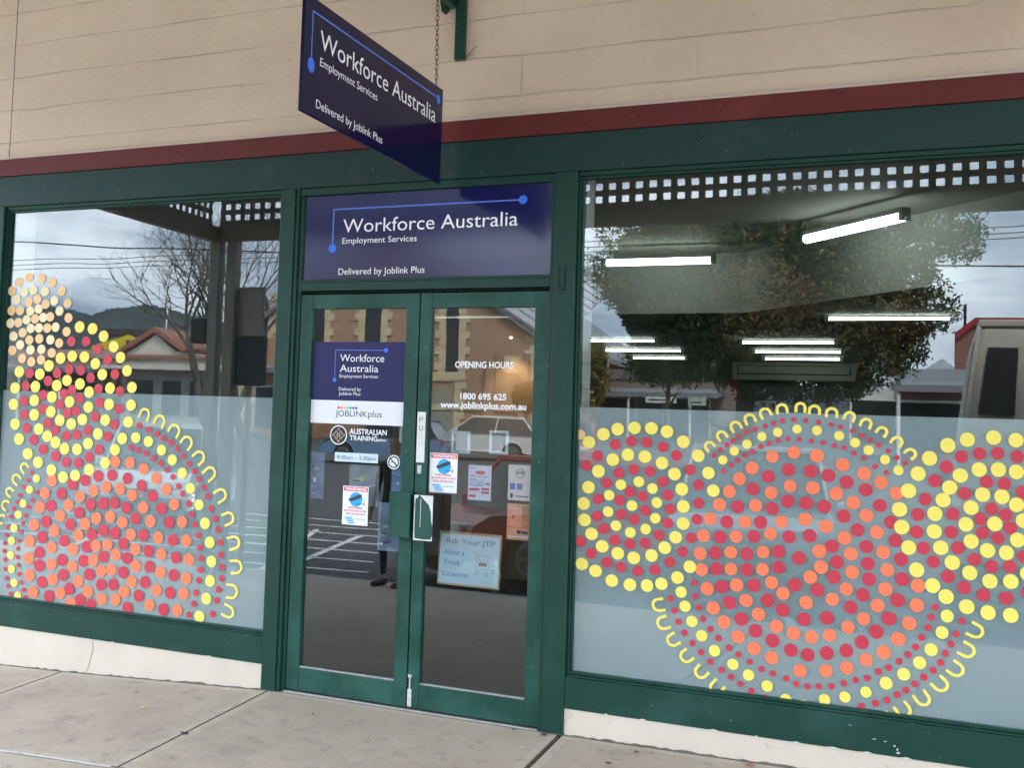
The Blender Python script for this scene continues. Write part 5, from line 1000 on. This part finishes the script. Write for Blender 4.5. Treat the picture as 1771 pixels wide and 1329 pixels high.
# right end: white house, grey shop, brick hall
shop('white_shop', 'small white building seen under the right edge of the tree', st(55, -.062, 0)[0], st(55, -.042, 0)[0], 55, st(55, 0, .050)[2], mat('white_render', (.6, .6, .58), .7, .06), win=True)
shop('grey_shop', 'low grey shop with a brick parapet right of the tree', st(48, -.040, 0)[0], st(48, .001, 0)[0], 48, st(48, 0, .0635)[2], BR2, fascia=mat('grey_iron', (.3, .32, .34), .5, .1), awn=st(48, 0, .050)[2])
wg = thing('white_gable_house', 'distant pale gabled roof between the tree and the brick hall', 'house', loc=(0, 0, 0)); a = st(110, -.026, .062); b_ = st(110, -.002, .062); c_ = st(110, -.0133, .0715)
m = MB(); m.prism([(a[0], road(-110)), (b_[0], road(-110)), (b_[0], b_[2]), (c_[0], c_[2]), (a[0], a[2])], -118, -110, mat('pale_blue_iron', (.5, .55, .6), .6, .06)); m.obj('wall', wg)
bh = thing('brick_hall', 'tall red brick hall with a red trimmed gable at the far right', 'building', loc=(0, 0, 0)); q_ = [st(60, *k) for k in ((-.0061, 0), (.075, 0), (.075, .0841), (.062, .0945), (.0059, .0945), (-.0061, .0835))]
zr = road(-60); m = MB(); m.prism([(p[0], (zr if i < 2 else p[2])) for i, p in enumerate(q_)], -75, -60, BR2); m.obj('wall', bh)
m = MB(); 
for i in (2, 3, 4):
    p, r_ = q_[i], q_[i+1]; m.prism([(p[0], p[2]), (p[0], p[2]+.35), (r_[0], r_[2]+.35), (r_[0], r_[2])][::-1], -60.3, -59.8, mat('red_barge_board', (.30, .02, .03), .5, .1))
m.obj('barge_board', bh); m = MB(); p = q_[5]; m.tube([(p[0]+.4, -60.5, p[2]), (p[0]+.4, -60.5, p[2]+1.8)], .07, DARK, 6); m.obj('vent_pipe', bh)
# parking sign on a pole and a light pole
ps = thing('parking_sign', 'small white parking sign with a red mark on a grey pole', 'sign', loc=(st(24, -.136, 0)[0], -24, road(-24))); z_ = st(24, 0, .0415)[2]-road(-24)
m = MB(); m.tube([(0, 0, 0), (0, 0, z_+.3)], .03, STEEL); m.obj('pole', ps); m = MB(); m.box(-.16, .16, .031, .04, z_, z_+.34, WHITE); m.box(.04, .13, .0405, .043, z_+.22, z_+.31, RINK); m.box(-.12, -.02, .0405, .043, z_+.22, z_+.30, DINK); m.obj('plate', ps)
def pole(Y, sx, h, label, arms=True):
    x = st(Y, sx, 0)[0]; t = thing('power_pole', label, 'pole', 'power poles along the street', loc=(x, -Y, road(-Y)-.2)); m = MB(); m.tube([(0, 0, 0), (0, 0, h)], .15, mat('weathered_timber', (.16, .13, .10), .9, .2, 8), 10, True, .11); m.obj('pole', t)
    if arms:
        m = MB(); m.box(-1.1, 1.1, -.06, .06, h-.8, h-.68, MATS['weathered_timber']); 
        for k in (-1, -.4, .4, 1): m.tube([(k, 0, h-.68), (k, 0, h-.5)], .04, WHITEP, 6)
        m.obj('crossarm', t)
    return x
pole(41, -.95, 10.5, 'power pole beyond the left end of the verandah'); pole(41, .12, 10.5, 'power pole beyond the beige van at the right')
for i, (za, zb, sag, Yw) in enumerate(((.196, .160, -.6, 26), (.168, .1655, .25, 41), (.163, .1615, .25, 41), (.158, .1585, .25, 41), (.2215, .219, .2, 41))):
    a = st(Yw, -1.3, za if i else .22); b_ = st(Yw, .5, zb if i else .125); m = MB(); m.tube([(a[0]+(b_[0]-a[0])*k/24, -Yw, a[2]+(b_[2]-a[2])*k/24-sag*4*(k/24)*(1-k/24)*(1 if i else -1)*1.0) for k in range(25)], .016 if i else .02, BLACK, 4, False)
    tag(m.obj('power_line'), ('sagging black overhead wire nearest the verandah, sloping down to the right', 'second overhead wire of the distant bundle, above two others', 'third overhead wire of the distant bundle', 'lowest overhead wire of the distant bundle', 'highest overhead wire of the distant bundle')[i], 'wire', 'overhead wires along the street')
# hills
HM = mat('hill_forest', (.040, .056, .060), .95, .35, .05); hp = [(-1.6, .085), (-1.2, .10), (-1.0, .118), (-.88, .112), (-.7896, .116), (-.7665, .1129), (-.7395, .1064), (-.7192, .1122), (-.6956, .1136), (-.6766, .1165), (-.6607, .1147), (-.6418, .1107), (-.6243, .1057), (-.5817, .098), (-.5333, .0947), (-.45, .088), (-.35, .08), (-.25, .068), (-.2, .062), (-.1, .05), (.1, .04), (.4, .05), (.9, .045)]
rnd = random.Random(5); V = []; row = []
Yh = 620
fine = []
for (a, z0), (b_, z1) in zip(hp, hp[1:]):
    for k in range(14): t = k/14; fine.append((a+(b_-a)*t, z0+(z1-z0)*t+rnd.uniform(-.0009, .0009)))
N = len(fine); m = MB()
for r, (fy, fz) in enumerate(((0, 0), (.12, .35), (.3, .7), (.45, .9), (.5, 1.0), (.9, .4))):
    for sx, sz in fine:
        Yr = Yh*(.7+fy*.6); p = st(Yh, sx, sz); V.append((p[0]*(.7+fy*.6), -Yr, 2.9+(p[2]-2.9)*fz))
m.add(V, [(r*N+i, r*N+i+1, (r+1)*N+i+1, (r+1)*N+i) for r in range(5) for i in range(N-1)], HM); struct(m.obj('hills', smooth=True))

# ------------------------------------------------------------------ trees
BARK = mat('bark', (.10, .075, .055), .9, .3, 12, .6, 30); BARKG = mat('pale_grey_bark', (.13, .115, .10), .9, .3, 12)
LEAFM = {n: mat('leaf_'+n, c, .6, .35, 3, spec=.3) for n, c in (('dark_green', (.036, .056, .022)), ('mid_green', (.062, .085, .03)), ('olive', (.11, .108, .04)), ('brown', (.165, .092, .035)), ('yellow', (.28, .21, .05)))}
def crown(name, parent, blobs, n, size, mix, seed, core=None):
    r = random.Random(seed); V = []; Fc = []; Mi = []; names = [k for k, _ in mix]; tot = sum(w for _, w in mix)
    wsum = sum(b_[3]*b_[4]*b_[5] for b_ in blobs)
    for bx, by, bz, rx, ry, rz_ in blobs:
        cnt = int(n*(rx*ry*rz_)/wsum/9)+6
        # every blob leans to one leaf colour
        q = r.uniform(0, tot); fav = 0
        for i, (_, w) in enumerate(mix):
            q -= w
            if q <= 0: fav = i; break
        for _ in range(cnt):
            while True:
                d = Vector((r.gauss(0, 1), r.gauss(0, 1), r.gauss(0, 1)))
                if d.length > .1: break
            d.normalize(); rr = r.uniform(.55, 1.04)**.6
            cx_, cy_, cz_ = bx+d.x*rx*rr, by+d.y*ry*rr, bz+d.z*rz_*rr; mi = fav if r.random() < .75 else r.randrange(len(mix)); cs = size*2.6
            for _ in range(9):
                p = Vector((cx_+r.gauss(0, cs*.5), cy_+r.gauss(0, cs*.5), cz_+r.gauss(0, cs*.45))); a = Vector((r.gauss(0, 1), r.gauss(0, 1), r.gauss(0, 1))).normalized(); b2 = a.cross(Vector((r.gauss(0, 1), r.gauss(0, 1), r.gauss(0, 1)))).normalized(); s = size*r.uniform(.6, 1.2)
                k = len(V); V += [p-a*s, p+b2*s*.45, p+a*s, p-b2*s*.45]; Fc.append((k, k+1, k+2, k+3)); Mi.append(mi)
    if core:
        kk, (ccx, ccy, ccz, crx, cry, crz) = core
        for _ in range(kk):
            d = Vector((r.gauss(0, 1), r.gauss(0, 1), r.gauss(0, 1))).normalized()*r.random()**.4
            p = Vector((ccx+d.x*crx, ccy+d.y*cry, ccz+d.z*crz)); a = Vector((r.gauss(0, 1), r.gauss(0, 1), r.gauss(0, 1))).normalized(); b2 = a.cross(Vector((r.gauss(0, 1), r.gauss(0, 1), r.gauss(0, 1)))).normalized(); s = size*1.6
            k = len(V); V += [p-a*s, p+b2*s*.6, p+a*s, p-b2*s*.6]; Fc.append((k, k+1, k+2, k+3)); Mi.append(0)
    me = bpy.data.meshes.new(name); me.from_pydata([tuple(v) for v in V], [], Fc)
    for k in names: me.materials.append(LEAFM[k])
    me.polygons.foreach_set('material_index', Mi); o = bpy.data.objects.new(name, me); COL.objects.link(o); o.parent = parent; return o
def limbs(m, base, top, r0, n, spread, seed, mt):
    r = random.Random(seed); m.tube([base, ((base[0]+top[0])/2+r.uniform(-.1, .1), (base[1]+top[1])/2, (base[2]+top[2])/2), top], r0, mt, 10, True, r0*.6)
    for _ in range(n):
        t = r.uniform(.35, 1); p = Vector(base).lerp(Vector(top), t); a = r.uniform(0, 2*PI); L = spread*r.uniform(.5, 1); q = p+Vector((math.cos(a)*L, math.sin(a)*L, L*r.uniform(.3, .9)))
        m.tube([p, p.lerp(q, .5)+Vector((0, 0, -.08*L)), q], r0*.4, mt, 6, True, r0*.1)
def leafy(name, label, Y, sx0, sx1, sz0, sz1, n, size, mix, seed, nb=26, extra=(), group='street trees across the road'):
    a = st(Y, sx0, sz0); b_ = st(Y, sx1, sz1); cx_ = (a[0]+b_[0])/2; g0 = road(-Y); t = thing(name, label, 'tree', group, loc=(cx_, -Y, g0)); w = (b_[0]-a[0])/2; z0 = a[2]-g0; z1 = b_[2]-g0; zc = (z0+z1)/2; hz_ = (z1-z0)/2
    r = random.Random(seed); B = []
    for i in range(nb):
        u = r.uniform(0, 2*PI); ph = r.uniform(-.9, 1); rad = math.sqrt(max(0, 1-ph*ph*.8))*r.uniform(.35, .8); s = r.uniform(.22, .36)
        B.append((math.cos(u)*w*rad, math.sin(u)*w*.8*rad, zc+ph*hz_*.75, w*s, w*s, hz_*s*1.15))
    for sx, sz, s in extra: p = st(Y, sx, sz); B.append((p[0]-cx_, 0, p[2]-g0, s, s, s*.7))
    crown('crown', t, B, n, size, mix, seed, (n//5, (0, 0, zc, w*.90, w*.65, hz_*.93))); m = MB(); limbs(m, (0, 0, -.1), (0, 0, zc), w*.07, 9, w*.6, seed, BARK)
    for sx, sz, s in extra: p = st(Y, sx, sz); m.tube([(0, 0, zc), ((p[0]-cx_)*.6, 0, (zc+p[2]-g0)/2+.2), (p[0]-cx_, 0, p[2]-g0)], w*.03, BARK, 6, True, .02)
    m.obj('trunk', t); return t
leafy('autumn_tree', 'big dense dark green tree turning brown, mirrored in the right window', 23, -.246, -.035, .047, .188, 260000, .052, (('dark_green', 4), ('mid_green', 2.6), ('olive', 3), ('brown', 1.6), ('yellow', .3)), 11, 54, extra=((-.07, .075, 1.2), (-.095, .062, 1.1), (-.06, .10, 1.2), (-.05, .13, 1.0), (-.19, .075, 1.1), (-.012, .160, .75), (-.004, .150, .45), (-.026, .172, .7), (-.03, .105, .8), (-.242, .14, .6), (-.235, .165, .5), (-.05, .172, .8), (-.03, .14, .4), (-.075, .055, .6), (-.045, .075, .7), (-.13, .046, .5), (-.21, .063, .6), (-.022, .125, .35)))
leafy('yellow_tree', 'small yellowing tree at the left edge of the right window', 40, -.263, -.243, .030, .083, 5000, .10, (('yellow', 3), ('olive', 2), ('brown', 1)), 12, 12)
leafy('round_tree', 'olive tree in front of the long brown shop', 52, -.225, -.165, .052, .078, 6000, .13, (('olive', 3), ('brown', 1.5), ('mid_green', 2)), 13, 14)
leafy('red_leaf_bush', 'round dark red leaved bush behind the white hatchback', 42, -.318, -.290, .024, .050, 4000, .08, (('brown', 1),), 14, 10)
leafy('green_tree', 'green tree behind the houses at the left', 95, -.62, -.56, .02, .085, 6000, .22, (('dark_green', 2), ('olive', 1)), 15, 14)
def bare(name, label, Y, base, tip, seed, spread, depth=6, group='leafless trees across the road'):
    r = random.Random(seed); g0 = road(-Y); b0 = st(Y, *base); t0 = st(Y, *tip); t = thing(name, label, 'tree', group, loc=(b0[0], -Y, g0)); m = MB(); tw = MB()
    def grow(p, d, L, rad, k):
        pts = [p]; q = p.copy(); dd = d.copy()
        for _ in range(3): dd = (dd+Vector((r.gauss(0, .13), r.gauss(0, .13), r.gauss(0, .08)+.03))).normalized(); q = q+dd*L/3; pts.append(q.copy())
        (m if k > depth-3 else tw).tube(pts, rad, BARKG, 7 if k > depth-3 else 3, False, rad*.62)
        if k > 0:
            for _ in range(3 if k > depth-2 or r.random() < .45 else 2):
                a = Vector((r.gauss(0, 1), r.gauss(0, 1), r.gauss(0, .55)+.15)).normalized(); grow(pts[r.choice((2, 3, 3))], (dd*1.0+a*spread).normalized(), L*r.uniform(.66, .86), rad*.58, k-1)
    d = Vector((t0[0]-b0[0], 0, t0[2]-g0)); H = d.length; grow(Vector((0, 0, -.1)), d.normalized(), H*.30, H*.020, depth); m.obj('trunk', t); tw.obj('twigs', t)
bare('bare_tree', 'leafless tree spreading left of the corner verandah posts', 33, (-.598, .0), (-.650, .200), 21, .75, 7)
bare('bare_tree', 'leafless tree standing right of the corner verandah posts', 27, (-.556, .0), (-.540, .225), 25, .6, 7)
# ------------------------------------------------------------------ litter on the pavement
def leafbit(x, y, s, colr, label, name, seed):
    r = random.Random(seed); m = MB(); n = 9; z = pave(x, y); V = [(s*r.uniform(.5, 1)*math.cos(2*PI*i/n), s*r.uniform(.4, .8)*math.sin(2*PI*i/n), .004+s*r.uniform(0, .25)) for i in range(n)]+[(0, 0, .005+s*.2)]
    m.add(V, [(i, (i+1) % n, n) for i in range(n)], colr); m.add([(a, b_, c-.0015) for a, b_, c in V], [((i+1) % n, i, n) for i in range(n)], colr); tag(m.obj(name, loc=(x, y, z)), label, 'litter' if name != 'fallen_leaf' else 'leaf')
YL_ = mat('bright_yellow_litter', (.75, .68, .05), .6, .15); WL_ = mat('white_litter', (.75, .75, .73), .6, .05); DL_ = mat('dead_leaf', (.05, .038, .025), .8, .3, 60)
for x, y, s, c, lab, nm, sd_ in ((-2.444, -.682, .013, YL_, 'tiny yellow scrap lying left of the bigger one under the left window', 'scrap', 1), (-1.969, -.567, .018, YL_, 'bright yellow scrap lying on the slab under the left window', 'scrap', 2),
        (-1.715, -.062, .024, WL_, 'crumpled white scrap against the cream wall base left of the doors', 'scrap', 3), (-1.477, -.918, .03, DL_, 'dark crumpled leaf lying in the slab joint left of the doors', 'fallen_leaf', 4),
        (.141, -.045, .019, DL_, 'dark leaf lying at the foot of the right post', 'fallen_leaf', 5), (.107, -.293, .010, WL_, 'small white chip on the pavement in front of the right post', 'scrap', 6),
        (-.02, -.035, .02, mat('brown_leaf', (.16, .07, .03), .8, .3, 60), 'brown leaf caught under the corner of the right door', 'fallen_leaf', 7), (.616, -.101, .018, DL_, 'dead leaf beside the wall base under the right window', 'fallen_leaf', 8), (.537, -.331, .02, DL_, 'dead leaf at the bottom edge, out from the right window', 'fallen_leaf', 9),
        (-.585, -.556, .006, WL_, 'tiny white chip on the slab in front of the double doors', 'scrap', 10), (-2.2, -.30, .012, DL_, 'dark fleck of leaf near the wall under the left window', 'fallen_leaf', 11), (-1.05, -.30, .009, DL_, 'dark fleck of leaf in front of the left door', 'fallen_leaf', 12), (1.13, -.05, .03, mat('pink_scrap', (.6, .12, .15), .6, .1), 'pink scrap against the cream wall base at the bottom edge', 'scrap', 13)):
    leafbit(x, y, s, c, lab, nm, sd_)
